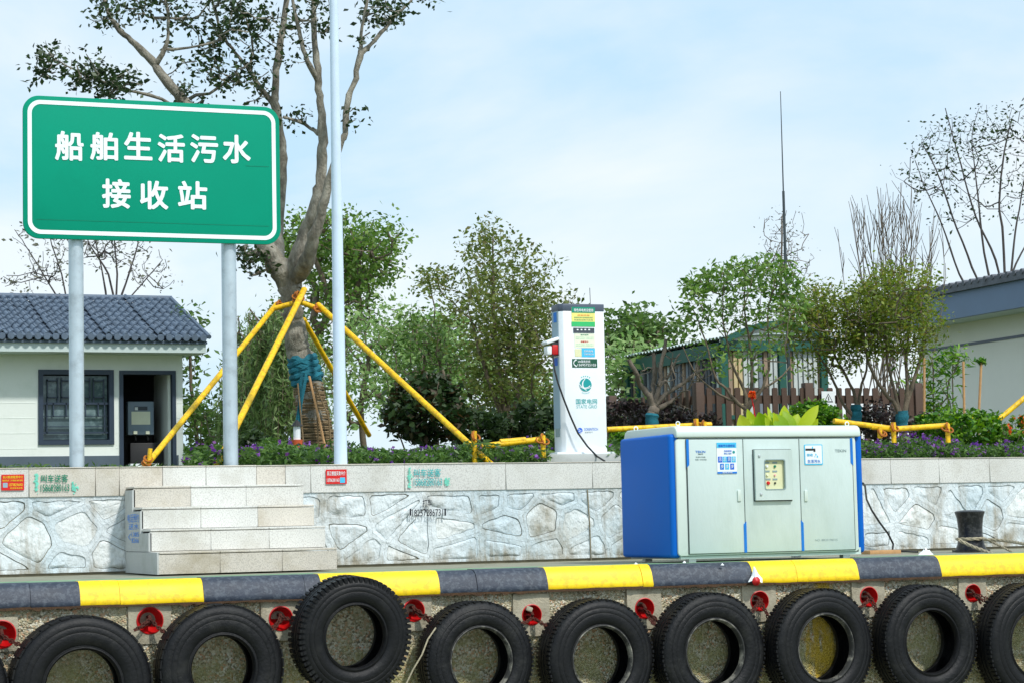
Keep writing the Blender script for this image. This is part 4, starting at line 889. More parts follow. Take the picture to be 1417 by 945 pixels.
def rope(name, pts, lab, r=.014, tw=34):
    # two strands laid round each other
    pts = [Vector(p_) for p_ in pts]; fine = []
    for i in range(len(pts)-1):
        p_0, p_1, p_2, p_3 = pts[max(i-1, 0)], pts[i], pts[i+1], pts[min(i+2, len(pts)-1)]
        for k in range(14): f = k/14; fine.append(.5*((2*p_1)+(-p_0+p_2)*f+(2*p_0-5*p_1+4*p_2-p_3)*f*f+(-p_0+3*p_1-3*p_2+p_3)*f**3))
    fine.append(pts[-1]); b = MB(); L_ = 0
    for ph in (0, 2.09, 4.19):
        sp = []; L_ = 0
        for i, q in enumerate(fine):
            if i: L_ += (q-fine[i-1]).length
            tn_ = (fine[min(i+1, len(fine)-1)]-fine[max(i-1, 0)]).normalized(); a_ = tn_.cross(Vector((0, 0, 1))).normalized(); b_ = tn_.cross(a_)
            sp.append(q+(a_*math.cos(L_*tw+ph)+b_*math.sin(L_*tw+ph))*r*.52)
        b.tube(sp, r*.6, 5)
    return tag(b.build(name, M['rope'], loc=pts[0], smooth=True, recalc=False), lab, 'rope', 'mooring ropes on the bollard')
R0 = 17.5*u+.012
loop = [(bx_+R0*math.cos(a), by_+R0*math.sin(a), rz+.004*math.sin(3*a)) for a in np.linspace(R(60), R(-145)+0, 10)]
loopb = list(reversed(loop))
rope('mooring_rope', [P(1500, 771, -.6), P(1440, 757, .3), P(1395, 748, 1.0), P(1365, 746, 1.25)]+[(bx_+R0*math.cos(a), by_+R0*math.sin(a), rz) for a in np.linspace(R(-60), R(-200), 7)], 'upper beige mooring rope wound round the bollard waist and leading right')
rope('mooring_rope', [P(1327, 747, 1.36), P(1350, 757, 1.2), P(1380, 768, .9), P(1417, 783, .4), P(1500, 812, -.6)], 'lower beige mooring rope slanting down to the right across the kerb')
rope('mooring_rope', [P(1368, 747, 1.4), P(1385, 755, 1.2), P(1410, 767, .8), P(1480, 792, -.3)], 'thin middle mooring rope between the other two ropes', r=.010)

# ================================================================== GREEN SIGN
SY = 3.0
sgn = thing('road_sign', P(210, 650, SY+.08), 'large green information sign with white border and Chinese lettering on two steel posts', 'sign')
tl_, tr_, bl_, br_ = P(30, 134, SY), P(386, 147, SY), P(34, 332, SY), P(389, 337, SY)
x0_, x1_ = (tl_.x+bl_.x)/2, (tr_.x+br_.x)/2; z1_, z0_ = (tl_.z+tr_.z)/2, (bl_.z+br_.z)/2
MB().prism(rrect(x0_, x1_, z0_, z1_, .13, 10), SY, SY+.03).build('panel', M['signgreen'], sgn, bevel=.004)
mb = MB(); ro = rrect(x0_+.036, x1_-.036, z0_+.036, z1_-.036, .105, 10); ri = rrect(x0_+.070, x1_-.070, z0_+.070, z1_-.070, .075, 10); n = len(ro); ya = SY-.003
mb.add([(x, ya, z) for x, z in ro]+[(x, ya, z) for x, z in ri], [(k, (k+1) % n, (k+1) % n+n, k+n) for k in range(n)]).build('border', M['signwhite'], sgn, recalc=False)
CH = [('船', (76, 182, 116, 223)), ('舶', (124.5, 183.5, 163.5, 222.5)), ('生', (171.5, 183, 211, 222)), ('活', (218, 186, 256, 225.5)), ('污', (263, 186.5, 302, 226)), ('水', (308, 187, 347, 227)), ('接', (141, 248, 181, 289)), ('收', (193.5, 250.5, 233, 290.5)), ('站', (246, 251, 287, 290.5))]
for ch, bx in CH: text_px('sign_character', ch, (bx[0]+1.2, bx[1]+1.2, bx[2]-1.2, bx[3]-1.2), SY-.004, M['signwhite'], sgn, .066)
for (ax, ay, bx, by) in ((50, 304, 372, 303.5), (340, 230, 372, 229)): a, c = P(ax, ay, SY-.0022), P(bx, by, SY-.0022); MB().box((a.x, SY-.0022, a.z-.001), (c.x, SY+.001, a.z+.001)).build('film_seam', M['signedge'], sgn)
for xm in (106.5, 319.5):
    c0 = P(xm, 640, SY+.1); r0 = 10.2/SC(xm, 500, SY+.1); zt = P(xm, 200, SY).z
    MB().ring((c0.x, c0.y, 0), [(r0, .76), (r0, zt), (r0*.5, zt+.01), (.0005, zt+.01)], 28, 'Z', closed=False).build('post', M['galv'], sgn, smooth=True, angle=50)
b = MB()
for zz in (z0_+.25, z1_-.3): b.box((x0_+.1, SY+.03, zz), (x1_-.1, SY+.05, zz+.06))
b.build('back_rail', M['galv'], sgn)

# ================================================================== LIGHT POLE
LY = 2.85; c0 = P(471.5, 641, LY); s = SC(471, 641, LY); z_ = P(468, 0, LY).z
lp = thing('lamp_post', (c0.x, c0.y, .8), 'tall slim white lamp post rising out of the photo between the sign and the tree', 'lamp post')
MB().ring((c0.x, c0.y, 0), [(9.3/s, .78), (8.6/s, 1.6), (6.0/s, z_), (4.2/s, 7.6), (.0005, 7.6)], 28, 'Z', closed=False).build('pole', M['polewhite'], lp, smooth=True, angle=60)
b = MB().tube([(c0.x, c0.y, 7.5), (c0.x-.1, c0.y-.3, 7.75), (c0.x-.3, c0.y-.9, 7.85)], .03, 10); b.build('arm', M['polewhite'], lp, smooth=True)
MB().cbox((c0.x-.36, c0.y-1.15, 7.86), (.2, .5, .08)).build('lamp_head', M['polewhite'], lp, bevel=.03)

# ================================================================== CHARGING PILLAR
c7 = lambda x, y: (740+x/3.78, 400+y/3.78)
def c7b(x0, y0, x1, y1): a, b = c7(x0, y0), c7(x1, y1); return (a[0], a[1], b[0], b[1])
PY = 3.35
PX0 = P(*c7(157, 500), PY).x; PX1 = P(*c7(371, 500), PY).x; PZT = P(803, 421, PY).z; PZB = P(812, 628, PY).z
pil = thing('charging_pillar', ((PX0+PX1)/2, PY+.15, CAPT), 'white shore power charging pillar with dark cap, stickers and a charging cable', 'charging pillar')
PD = .20
def pillar_poly(g=0): # plan with chamfered left corner
    return [(PX0-g, PY-g), (PX1+g, PY-g), (PX1+g, PY+PD+g), (PX0-.032-g, PY+PD+g), (PX0-.032-g, PY+.035)]
def vprism(pl, z0, z1):
    n = len(pl); b = MB(); return b.add([(x, y, z0) for x, y in pl]+[(x, y, z1) for x, y in pl], [tuple(reversed(range(n))), tuple(range(n, 2*n))]+[(k, (k+1) % n, (k+1) % n+n, k+n) for k in range(n)])
capz = P(*c7(250, 117), PY).z
vprism(pillar_poly(), PZB, capz).build('housing', M['pillar'], pil, bevel=.006)
vprism(pillar_poly(.002), capz, PZT).build('cap', M['pillarcap'], pil, bevel=.006)
p1 = [P(757, 629, PY-.12), P(861, 629, PY-.12)]
MB().box((p1[0].x, PY-.12, .80), (p1[1].x, PY+.5, PZB)).build('base', M['granite_side'], pil, bevel=.004)
MB().box((P(*c7(135, 600), PY).x-.06, PY-.04, PZB), (P(*c7(405, 600), PY).x, PY+.4, PZB+.02)).build('foot_plate', M['pillar'], pil, bevel=.003)
# left slanted face: unit vector along it
A0 = Vector((PX0, PY, 0)); A1 = Vector((PX0-.032, PY+.035, 0)); 
X_S = PX0-.032
def side_rect(name, py0, py1, y0, y1, m_, off=.002, par=None):
    za, zb = XBz(py0), XBz(py1); b = MB().box((X_S-off, y0, zb), (X_S+.002, y1, za)); return b.build(name, m_, par or pil)
def XBz(cy): return P(*c7(125, cy), PY+.15).z
side_rect('service_panel', 122, 260, PY+.045, PY+PD-.012, M['qgrey'], .004); side_rect('side_sticker', 128, 178, PY+.07, PY+.14, M['tblue'], .007)
side_rect('socket_recess', 268, 352, PY+.045, PY+PD-.012, M['pillarcap'], .003); side_rect('service_panel', 356, 730, PY+.045, PY+PD-.012, M['qgrey'], .004); side_rect('side_sticker', 362, 402, PY+.07, PY+.14, M['logoblue'], .007)
side_rect('vent', 728, 772, PY+.06, PY+.15, M['softgrey'], .008)
g_ = P(*c7(126, 316), PY+.1); plg = MB().box((X_S-.06, PY+.05, g_.z-.05), (X_S+.01, PY+.15, g_.z+.04)).build('charging_plug', M['redpaint'], pil, bevel=.012)
MB().cbox((X_S-.06, PY+.1, g_.z+.075), (.13, .14, .03), Matrix.Rotation(-.35, 3, 'Y')).build('plug_hood', M['white'], pil, bevel=.01)
MB().cbox((X_S-.085, PY+.1, g_.z-.01), (.05, .09, .08)).build('plug_grip', M['white'], pil, bevel=.012)
cp = [c7(95, 325), c7(96, 360), c7(103, 420), c7(122, 490), c7(150, 570), c7(185, 660), c7(225, 750), c7(275, 820), c7(325, 872), c7(366, 898)]
yy = [PY+.1, PY+.02, PY-.02, PY-.05, PY-.06, PY-.06, PY-.07, PY-.09, PY-.13, PY-.3]
pts = [P(a[0], a[1], y) for a, y in zip(cp, yy)]
MB().tube(pts, .0085, 7).build('charging_cable', M['black'], pil, smooth=True)
a_ = P(*c7(291, 80), PY+.1); MB().tube([(a_.x, PY+.1, PZT-.01), (a_.x-.003, PY+.1, PZT+.16)], .003, 5).build('antenna', M['black'], pil)
YF = PY-.002
st = rect_px('top_notice', c7b(193, 96, 315, 197), YF-.001, M['pyellow'], pil, .002)
rect_px('printed_block', c7b(193, 96, 315, 126), YF-.0022, M['tgreen'], st, .001); rect_px('printed_block', c7b(193, 172, 315, 197), YF-.0022, M['pgreen'], st, .001); text_px('printed_text', '绿色岸电欢迎使用', c7b(205, 104, 305, 120), YF-.0035, M['white'], st, .03)
for k, yv in enumerate((139, 151, 163)): text_px('printed_text', ('船舶岸电', '请按照操作说明使用本机', '先插枪后刷卡充电')[k], c7b(206+(18 if k == 0 else 0), yv-4, 304-(18 if k == 0 else 0), yv+4), YF-.0025, M['orange'] if k == 0 else M['tgreen'], st, 0)
lamp = rect_px('indicator_strip', c7b(203, 204, 312, 230), YF-.004, M['dgrey'], pil, .005)
for k in range(4): rect_px('indicator_light', c7b(220+k*20, 210, 229+k*20, 217), YF-.0055, M['white'], lamp, .002)
no = rect_px('screen_notice', c7b(208, 234, 315, 306), YF-.001, M['pale'], pil, .002); text_px('printed_text', '操作说明', c7b(240, 237, 280, 244), YF-.0025, M['tgreen'], no); text_px('printed_text', '温馨提示', c7b(240, 271, 281, 279), YF-.0025, M['red'], no, .03)
for yv in (250, 258, 286, 294): text_px('printed_text', '请将充电枪插入船舶充电口', c7b(214, yv, 308, yv+5), YF-.0025, M['palegreen'], no, 0)
no = rect_px('app_notice', c7b(246, 309, 315, 354), YF-.001, M['sky'], pil, .002); text_px('printed_text', '扫码充电', c7b(258, 318, 305, 329), YF-.0025, M['white'], no, .02); text_px('printed_text', '下载手机应用', c7b(256, 335, 307, 344), YF-.0025, M['white'], no)
rect_px('code_label', c7b(210, 312, 245, 352), YF-.001, M['beige'], pil, .002)
no = rect_px('phone_plate', c7b(196, 364, 327, 409), YF-.001, M['dkgreen'], pil, .002); text_px('printed_text', '24h服务热线', c7b(225, 371, 290, 384), YF-.0025, M['white'], no, .03); text_px('printed_text', '15695725103', c7b(224, 389, 320, 402), YF-.0025, M['white'], no, .03)
c = P(*c7(209, 386), YF-.0025); b = MB(); b.tube([c+Vector((.016, 0, .03)), c+Vector((-.004, 0, .018)), c+Vector((-.012, 0, 0)), c+Vector((-.004, 0, -.018)), c+Vector((.016, 0, -.03))], [.008, .005, .005, .005, .008], 6); b.build('phone_symbol', M['white'], no, smooth=True)
# round teal emblem with white arcs
c = P(*c7(266, 499), YF-.002); rr_ = 39/3.78/SC(812, 530, PY); em = thing('emblem', (0, 0, 0), None, None); em.parent = pil; em.location = c-worldloc(pil)
MB().ring(c, [(.0005, 0), (rr_*.88, 0), (rr_*.88, .001), (.0005, .001)], 40).build('disc', M['teal'], em)
def arc(cx, cz, r, a0, a1, th, m_, Y):
    b = MB(); n = 24; vs = []
    for k in range(n+1):
        a = R(a0+(a1-a0)*k/n)
        for q in (r-th/2, r+th/2): vs.append((c.x+cx+q*math.cos(a), Y, c.z+cz+q*math.sin(a)))
    b.add(vs, [(2*k, 2*k+1, 2*k+3, 2*k+2) for k in range(n)]); b.build('arc', m_, em, recalc=False)
arc(rr_*.25, rr_*.05, rr_*.75, 118, 262, rr_*.09, M['white'], c.y-.0015); arc(rr_*.55, rr_*.1, rr_*.95, 128, 240, rr_*.09, M['white'], c.y-.0017); arc(-rr_*.05, rr_*.55, rr_*.95, 205, 318, rr_*.1, M['white'], c.y-.0019); arc(0, rr_*.95, rr_*1.45, 235, 305, rr_*.07, M['white'], c.y-.0021)
arc(0, 0, rr_*1.13, -60, -120, rr_*.05, M['tealt'], c.y-.001)
for k in range(5): arc(0, 0, rr_*1.18, 55+k*15, 62+k*15, rr_*.12, M['tealt'], c.y-.001)
text_px('lettering', '国家电网', c7b(216, 572, 326, 600), YF, M['tealt'], pil, .015); text_px('lettering', 'STATE GRID', c7b(218, 605, 326, 622), YF, M['tealt'], pil, .0)
c = P(*c7(237, 737), YF-.002); MB().ring(c, [(.0005, 0), (.024, 0), (.024, .001), (.0005, .001)], 24).build('logo_disc', M['logoblue'], pil)
b = MB()
for o_ in (-.009, .005): b.add([(c.x-.016, c.y-.001, c.z+.006+o_), (c.x-.002, c.y-.001, c.z+.000+o_), (c.x+.016, c.y-.001, c.z-.008+o_), (c.x+.016, c.y-.001, c.z-.012+o_), (c.x-.002, c.y-.001, c.z-.005+o_), (c.x-.016, c.y-.001, c.z+.001+o_)], [(0, 5, 4, 1), (1, 4, 3, 2)])
b.build('logo_stripe', M['white'], pil, recalc=False)
text_px('lettering', 'SORENTECH', c7b(259, 724, 331, 738), YF, M['tblue'], pil, .0); text_px('lettering', '索英电气', c7b(262, 743, 304, 752), YF, M['softgrey'], pil, 0)

# ================================================================== BOOTH WITH TILED ROOF
BY = 20.0
bxr = P(253, 560, BY).x; bxl = P(-160, 560, BY).x
booth = thing('guard_booth', ((bxl+bxr)/2, BY+2, .74), 'small white booth with a grey blue tiled roof, one lattice window and an open door', 'building')
zT = P(200, 486, BY).z
wd = wbox((55, 513, 156, 613), BY); dr = wbox((168, 515, 241, 650), BY); zg = .74
zp = P(40, 631, BY).z
mb = MB(); y1_ = BY+.22
mb.box((bxl, BY, zg), (wd[0], y1_, zT)); mb.box((wd[0], BY, zg), (wd[1], y1_, wd[2])); mb.box((wd[0], BY, wd[3]), (wd[1], y1_, zT)); mb.box((wd[1], BY, zg), (dr[0], y1_, zT)); mb.box((dr[0], BY, dr[3]), (dr[1], y1_, zT)); mb.box((dr[1], BY, zg), (bxr, y1_, zT))
mb.box((bxr-.2, y1_, zg), (bxr, BY+3.6, zT)); mb.box((bxl, y1_, zg), (bxl+.2, BY+3.6, zT)); mb.box((bxl, BY+3.6, zg), (bxr, BY+3.8, zT))
mb.build('wall', M['boothwall'], booth)
MB().box((bxl+.2, BY+1.3, zg), (bxr-.2, BY+1.32, zT)).build('inner_shade_sheet', M['dark'], booth); MB().box((bxl+.2, y1_, zT-.3), (bxr-.2, BY+3.6, zT-.28)).build('ceiling', M['dark'], booth)  # dark sheets behind door and window, interior shade put into their colour
b = MB(); b.box((bxl, BY-.02, zg), (dr[0]-.03, BY-.001, zp)); b.box((dr[1]+.04, BY-.02, zg), (bxr-.08, BY-.001, zp)); b.build('plinth', M['plinth'], booth)
for k in range(8):   # siding courses, thin proud edges
    zz = zp+.12+k*.24
    b = MB()
    for xa, xb in ((bxl, wd[0]-.05), (wd[1]+.05, dr[0]-.05), (dr[1]+.05, bxr)):
        if zz > wd[3]+.08 and xa < dr[0]: pass
        MB().box((xa, BY-.004, zz), (xb, BY, zz+.006)).build('siding_edge', M['boothwall'], booth)
def framebox(name, b4, t, y0, y1, m_, par, bottom=True):
    x0, x1, z0, z1 = b4; b = MB(); b.box((x0, y0, z0), (x0+t, y1, z1)); b.box((x1-t, y0, z0), (x1, y1, z1)); b.box((x0+t, y0, z1-t), (x1-t, y1, z1))
    if bottom: b.box((x0+t, y0, z0), (x1-t, y1, z0+t))
    return b.build(name, m_, par)
wn = framebox('window', (wd[0]-.02, wd[1]+.02, wd[2]-.02, wd[3]+.02), .075, BY-.03, BY+.1, M['frame'], booth)
ix0, ix1, iz0, iz1 = wd[0]+.07, wd[1]-.07, wd[2]+.07, wd[3]-.07
MB().box((ix0, BY+.09, iz0), (ix1, BY+.10, iz1)).build('pane', M['pane'], wn)
zm = iz0+(iz1-iz0)*.56; xm = (ix0+ix1)/2
def bar(x0, z0, x1, z1, t=.018):
    MB().box((min(x0, x1)-t/2, BY+.03, min(z0, z1)-t/2), (max(x0, x1)+t/2, BY+.06, max(z0, z1)+t/2)).build('lattice_bar', M['frame'], wn)
bar(ix0, zm, ix1, zm, .035); bar(xm, iz0, xm, iz1, .035); bar(ix0, iz0+.1, ix1, iz0+.1, .025)
for sd in (0, 1):
    a, e = (ix0, xm) if sd == 0 else (xm, ix1); w_ = e-a
    for f in (.12, .44, .56, .88): bar(a+w_*f, zm+.03, a+w_*f, iz1-(.06 if f in (.12, .88) else .04))
    for f in (.12, .56): bar(a+w_*f, iz1-.08, a+w_*(f+.32), iz1-.08); bar(a+w_*f, zm+.10, a+w_*(f+.32), zm+.10)
    for f in (.1, .9): bar(a+w_*f, iz0+.1, a+w_*f, zm)
    bar(a, zm-.2, e, zm-.2, .012); bar(a+w_*.3, zm-.2, a+w_*.3, zm); bar(a+w_*.7, zm-.2, a+w_*.7, zm); bar(a, iz0+.2, e, iz0+.2, .012)
framebox('door_frame', (dr[0]-.03, dr[1]+.03, zg, dr[3]+.03), .06, BY-.03, BY+.12, M['frame'], booth, False)
# electric box inside the doorway
eb = wbox((177, 555, 213, 601), BY+.45); ebx = thing('electric_box', P(195, 601, BY+.5), 'grey metal electric box with a pale notice inside the booth doorway', 'electric box')
MB().box((eb[0], BY+.45, eb[2]), (eb[1], BY+.7, eb[3])).build('case', M['elbox'], ebx, bevel=.01)
e2 = wbox((182, 569, 208, 587), BY+.44); MB().box((e2[0], BY+.44, e2[2]), (e2[1], BY+.449, e2[3])).build('notice', M['pale'], ebx)
e3 = wbox((186, 562, 204, 567), BY+.44); MB().box((e3[0], BY+.435, e3[2]), (e3[1], BY+.449, e3[3])).build('meter_window', M['dgrey'], ebx); c = P(188.5, 565, BY+.43); MB().cbox(c, (.05, .02, .05)).build('indicator', M['white'], ebx)
for px_ in (187, 204): c = P(px_, 598, BY+.43); MB().cbox(c, (.06, .06, .05)).build('conduit', M['pale'], ebx); MB().tube([P(px_, 600, BY+.5), P(px_+1, 608, BY+.5), P(px_-1, 614, BY+.6)], .015, 6).build('cable', M['black'], ebx)
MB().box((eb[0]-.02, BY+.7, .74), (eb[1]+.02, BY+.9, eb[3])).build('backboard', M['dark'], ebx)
tb = wbox((180, 612, 226, 622), BY+.5); tag(MB().box((tb[0], BY+.5, zg), (tb[1], BY+1.0, tb[3])).build('dark_counter', M['black'], loc=P(200, 640, BY+.7), bevel=.02), 'low dark counter inside the booth doorway under the electric box', 'counter')
dl = wbox((180, 641, 219, 645.5), BY-.25); tag(MB().box((dl[0], BY-.3, dl[2]-.12), (dl[1], BY-.1, dl[3])).build('door_step', M['white'], loc=P(200, 643, BY-.2)), 'white step lying in front of the dark booth doorway', 'step')
# eave fascia
EY = BY-.55; xe_r = P(285, 480, EY).x; ze0, ze1 = P(200, 487.5, EY).z, P(200, 473, EY).z
MB().box((bxl-.3, EY, ze0), (xe_r, EY+.06, ze1+.02)).build('fascia', M['fascia'], booth); MB().box((bxl-.3, EY+.06, ze0), (xe_r, BY, ze0+.05)).build('soffit', M['fascia'], booth)
MB().box((xe_r-.06, EY+.06, ze0+.05), (xe_r, BY+3.9, ze1+.02)).build('verge_board', M['fascia'], booth)
X_E = P(289, 470, EY-.06).x; YR = solveY(236, 415, X_E); zr = P(236, 416, YR).z; zev = P(200, 468.5, EY-.06).z
dY, dZ = YR-(EY-.08), zr-zev; sl = math.hypot(dY, dZ); ang = math.atan2(dZ, dY)
b = MB(); b.prismx([(EY-.04, ze1+.0), (YR, zr-.05), (YR+dY, ze1), (YR+dY, ze1-.03), (EY-.04, ze1-.03)], bxl-.3, X_E-.02); b.build('roof_deck', M['tile'], booth)
ncol = 24; pitch = (P(290, 470, EY).x-P(0, 470, EY).x)/ncol; nrow = 9; rl = sl/nrow
def tilemesh():
    n = 8; vs = []; fs = []
    for j, (y, lift) in enumerate(((0, .028), (rl*1.12, .0))):
        for i in range(n+1):
            f = i/n; h = .05*max(0, math.sin(math.pi*min(1, f/.62)))**.8 if f < .62 else -.010*math.sin(math.pi*(f-.62)/.38)
            vs.append(((f)*pitch, y, h+lift))
    for i in range(n): fs.append((i, i+1, n+2+i, n+1+i))
    b0 = len(vs)
    for i in range(n+1): vs.append((vs[i][0], .0, vs[i][2]-.026))
    for i in range(n): fs.append((b0+i, b0+i+1, i+1, i))
    me = bpy.data.meshes.new('roof_tile'); me.from_pydata(vs, [], fs); me.materials.append(M['tile']); me.shade_smooth(); me.set_sharp_from_angle(angle=R(50)); return me
tme = tilemesh(); dsk = MB().ring((0, 0, 0), [(.0005, -.02), (pitch*.36, -.02), (pitch*.40, -.012), (pitch*.40, .02), (.0005, .02)], 14); dsk = dsk.build('eave_tile', M['tile']); dme = dsk.data; bpy.data.objects.remove(dsk)
rt_ = random.Random(9)
for c_ in range(ncol+1):
    x = X_E-(c_+1)*pitch
    for r_ in range(nrow):
        place('roof_tile', tme, (x, EY-.08+dY*r_/nrow, zev+dZ*r_/nrow+.01+(.03 if c_ % 6 == 5 else 0)), booth, (ang+rt_.uniform(-.03, .02), rt_.uniform(-.04, .04), rt_.uniform(-.025, .025)))
    place('eave_tile', dme, (x+pitch*.31, EY-.085, zev+.012), booth)
mb = MB(); tv = [tuple(v.co) for v in tme.vertices]; tf = [tuple(p.vertices) for p in tme.polygons]; Rm = Matrix.Rotation(ang, 3, 'X')
for c_ in range(ncol+1, ncol+16):
    for r_ in range(nrow): mb.add([Rm @ Vector(v)+Vector((X_E-(c_+1)*pitch, EY-.08+dY*r_/nrow, zev+dZ*r_/nrow+.01)) for v in tv], tf)
mb.build('roof_tile', M['tile'], booth, recalc=False)['kind'] = 'stuff'
MB().tube([(bxl-.3, YR, zr+.03), (X_E+.02, YR, zr+.03)], .05, 10).build('ridge_cap', M['tile'], booth, smooth=True)
MB().tube([(X_E, EY-.1, zev+.03), (X_E, YR, zr+.04)], .035, 8).build('verge_cap', M['tile'], booth, smooth=True)

# ================================================================== RIGHT HAND BUILDING
GX = 22.9; GE = 22.1
gb = thing('pavilion', (GX+4, 17, .74), 'grey walled low pavilion with slate blue eaves at the right edge', 'building')
zf_b, zf_t, zr_t = 3.9, 4.38, 4.52
MB().box((GX, 8, .74), (GX+9, 22.2, 3.98)).build('wall', M['gbuild'], gb)
zl_ = XB(1417, 465, GX).z
MB().box((GX-.02, 8, zl_-.02), (GX+.001, 22.2, zl_+.03)).build('groove_trim', M['pillarcap'], gb)
MB().prismx([(7, zf_b), (22.6, zf_b), (22.6, zf_t), (7, zf_t)], GE, GE+.1).build('fascia', M['gfascia'], gb)
MB().box((GE+.1, 7, zf_b+.02), (GX+.3, 22.55, zf_b+.07)).build('soffit', M['fascia'], gb)
b = MB(); b.add([(GE-.08, 7, zf_t), (GE-.08, 22.7, zf_t), (GX+5, 22.7, zf_t+.30), (GX+5, 7, zf_t+.30), (GE-.08, 7, zr_t), (GE-.08, 22.7, zr_t), (GX+5, 22.7, zr_t+.30), (GX+5, 7, zr_t+.30)], [(0, 1, 2, 3), (4, 7, 6, 5), (0, 4, 5, 1), (1, 5, 6, 2), (2, 6, 7, 3), (3, 7, 4, 0)]); b.build('roof', M['gtile'], gb)
yq = 22.6; k = 0
tb_ = MB().tube([(0, 0, 0), (1.6, 0, .10)], .05, 7); tbo = tb_.build('cover_tile', M['gtile'], smooth=True); tbm = tbo.data; bpy.data.objects.remove(tbo)
while yq > 9: place('cover_tile', tbm, (GE-.10, yq, zr_t-.01), gb); yq -= .23; k += 1

# ================================================================== SHED
SX0 = P(1000, 500, 13.4).x; SYF = 13.4; SX1 = P(1138, 500, SYF).x; zs = 2.86; SYB = 16.7
shed = thing('storage_shed', ((SX0+SX1)/2, 15, .74), 'striped sheet metal shed with green posts and a shallow arched roof behind the fence', 'shed')
MB().box((SX0+.06, SYF+.06, .74), (SX1-.06, SYB-.06, zs-.1)).build('inner_wall', M['pg'], shed)
rp = random.Random(4); n = 26; wv = (SYB-SYF)/n
for k in range(n):
    y = SYF+k*wv; MB().box((SX0+rp.uniform(-.01, .01), y+.03, .8), (SX0+.05, y+wv-.03, zs-.12)).build('panel', M[rp.choice(['pd', 'pb', 'pg', 'pw', 'pd'])], shed)
n = 20; wv = (SX1-SX0)/n
for k in range(n):
    x = SX0+k*wv; MB().box((x+.012, SYF+rp.uniform(-.01, .01), .8), (x+wv-.012, SYF+.05, zs-.12)).build('panel', M[('py' if k in (2, 3) else rp.choice(['pw', 'pw', 'pb', 'pg', 'pw']))], shed)
for x, y in ((SX0, SYF), (SX1, SYF), ((SX0*.42+SX1*.58), SYF), (SX0, SYB), (SX0, SYF+2.9)): MB().box((x-.05, y-.05, .74), (x+.06, y+.05, zs)).build('post', M['sgreen'], shed)
MB().box((SX0-.05, SYF-.08, zs-.12), (SX1+.1, SYF-.02, zs+.02)).build('front_beam', M['sgreen'], shed)
MB().box((SX0-.06, SYF, zs-.2), (SX0-.02, SYB+.1, zs+.0)).build('side_beam', M['sgreen'], shed)
MB().box((SX0+.0, SYF-.055, 1.75), (SX1, SYF-.02, 1.81)).build('cross_rail', M['sgreen'], shed)
# arched roof
n = 16; vs = []; arch = []
for k in range(n+1):
    f = k/n; arch.append((SX0-.06+(SX1-SX0+.2)*f, zs+.04+.27*math.sin(math.pi*f)))
b = MB(); pts = arch+[(x, z-.08) for x, z in reversed(arch)]
for k in range(n): b.prism([arch[k], arch[k+1], (arch[k+1][0], arch[k+1][1]-.09), (arch[k][0], arch[k][1]-.09)], SYF-.16, SYF-.08)
b.build('arched_fascia', M['sgreen'], shed)
b = MB()
for k in range(n): b.prism([(arch[k][0], arch[k][1]), (arch[k+1][0], arch[k+1][1]), (arch[k+1][0], zs), (arch[k][0], zs)][::-1], SYF-.05, SYF-.03)
b.build('gable_sheet', M['gbuild'], shed)
b = MB(); m_ = 90
for k in range(n):
    for j in range(m_): pass
vs = []; fs = []
for j in range(m_+1):
    y = SYF-.15+(SYB-SYF+.3)*j/m_; w_ = .022*math.sin(j*2.2)
    for k in range(n+1): vs.append((arch[k][0]-(.03 if k == 0 else 0), y, zs+.06+.05*math.sin(math.pi*k/n)+w_))
for j in range(m_):
    for k in range(n): a = j*(n+1)+k; fs.append((a, a+1, a+n+2, a+n+1))
b.add(vs, fs).build('corrugated_roof', M['sroof'], shed, recalc=False)

# ================================================================== BROWN PICKET FENCE
FY = 8.6; fz1 = P(1100, 536, FY).z; fx0 = P(966, 560, FY).x; fx1 = P(1272, 560, FY).x
fen = thing('picket_fence', ((fx0+fx1)/2, FY, .74), 'dark brown wooden picket fence turning a corner behind the young trees', 'fence')
x = fx0+.12; k = 0
pw_ = 8/SC(1050, 560, FY); sp_ = 14.5/SC(1050, 560, FY)
while x < fx1-.1:
    MB().prism([(x, .76), (x+pw_, .76), (x+pw_, fz1-.012), (x+pw_*.85, fz1), (x+pw_*.15, fz1), (x, fz1-.012)], FY, FY+.025).build('picket', M['fence'], fen); x += sp_; k += 1
for z_ in (fz1-.14, .95): MB().box((fx0, FY+.026, z_-.05), (fx1, FY+.06, z_+.05)).build('rail', M['fence'], fen)
for px_ in (968, 1119, 1271):
    x = P(px_, 560, FY).x; MB().box((x-.055, FY-.03, .74), (x+.055, FY+.08, fz1+.06)).build('post', M['fence'], fen, bevel=.008)
yq = FY+.25; yl = solveY(848, 560, fx0)
while yq < yl-.1:
    MB().box((fx0, yq, .76), (fx0+.025, yq+pw_, fz1-.02)).build('picket', M['fence'], fen); yq += sp_*1.5
for z_ in (fz1-.14, .95): MB().box((fx0+.026, FY+.09, z_-.05), (fx0+.06, yl, z_+.05)).build('rail', M['fence'], fen)
MB().box((fx0-.05, yl, .74), (fx0+.06, yl+.11, fz1+.06)).build('post', M['fence'], fen, bevel=.008)
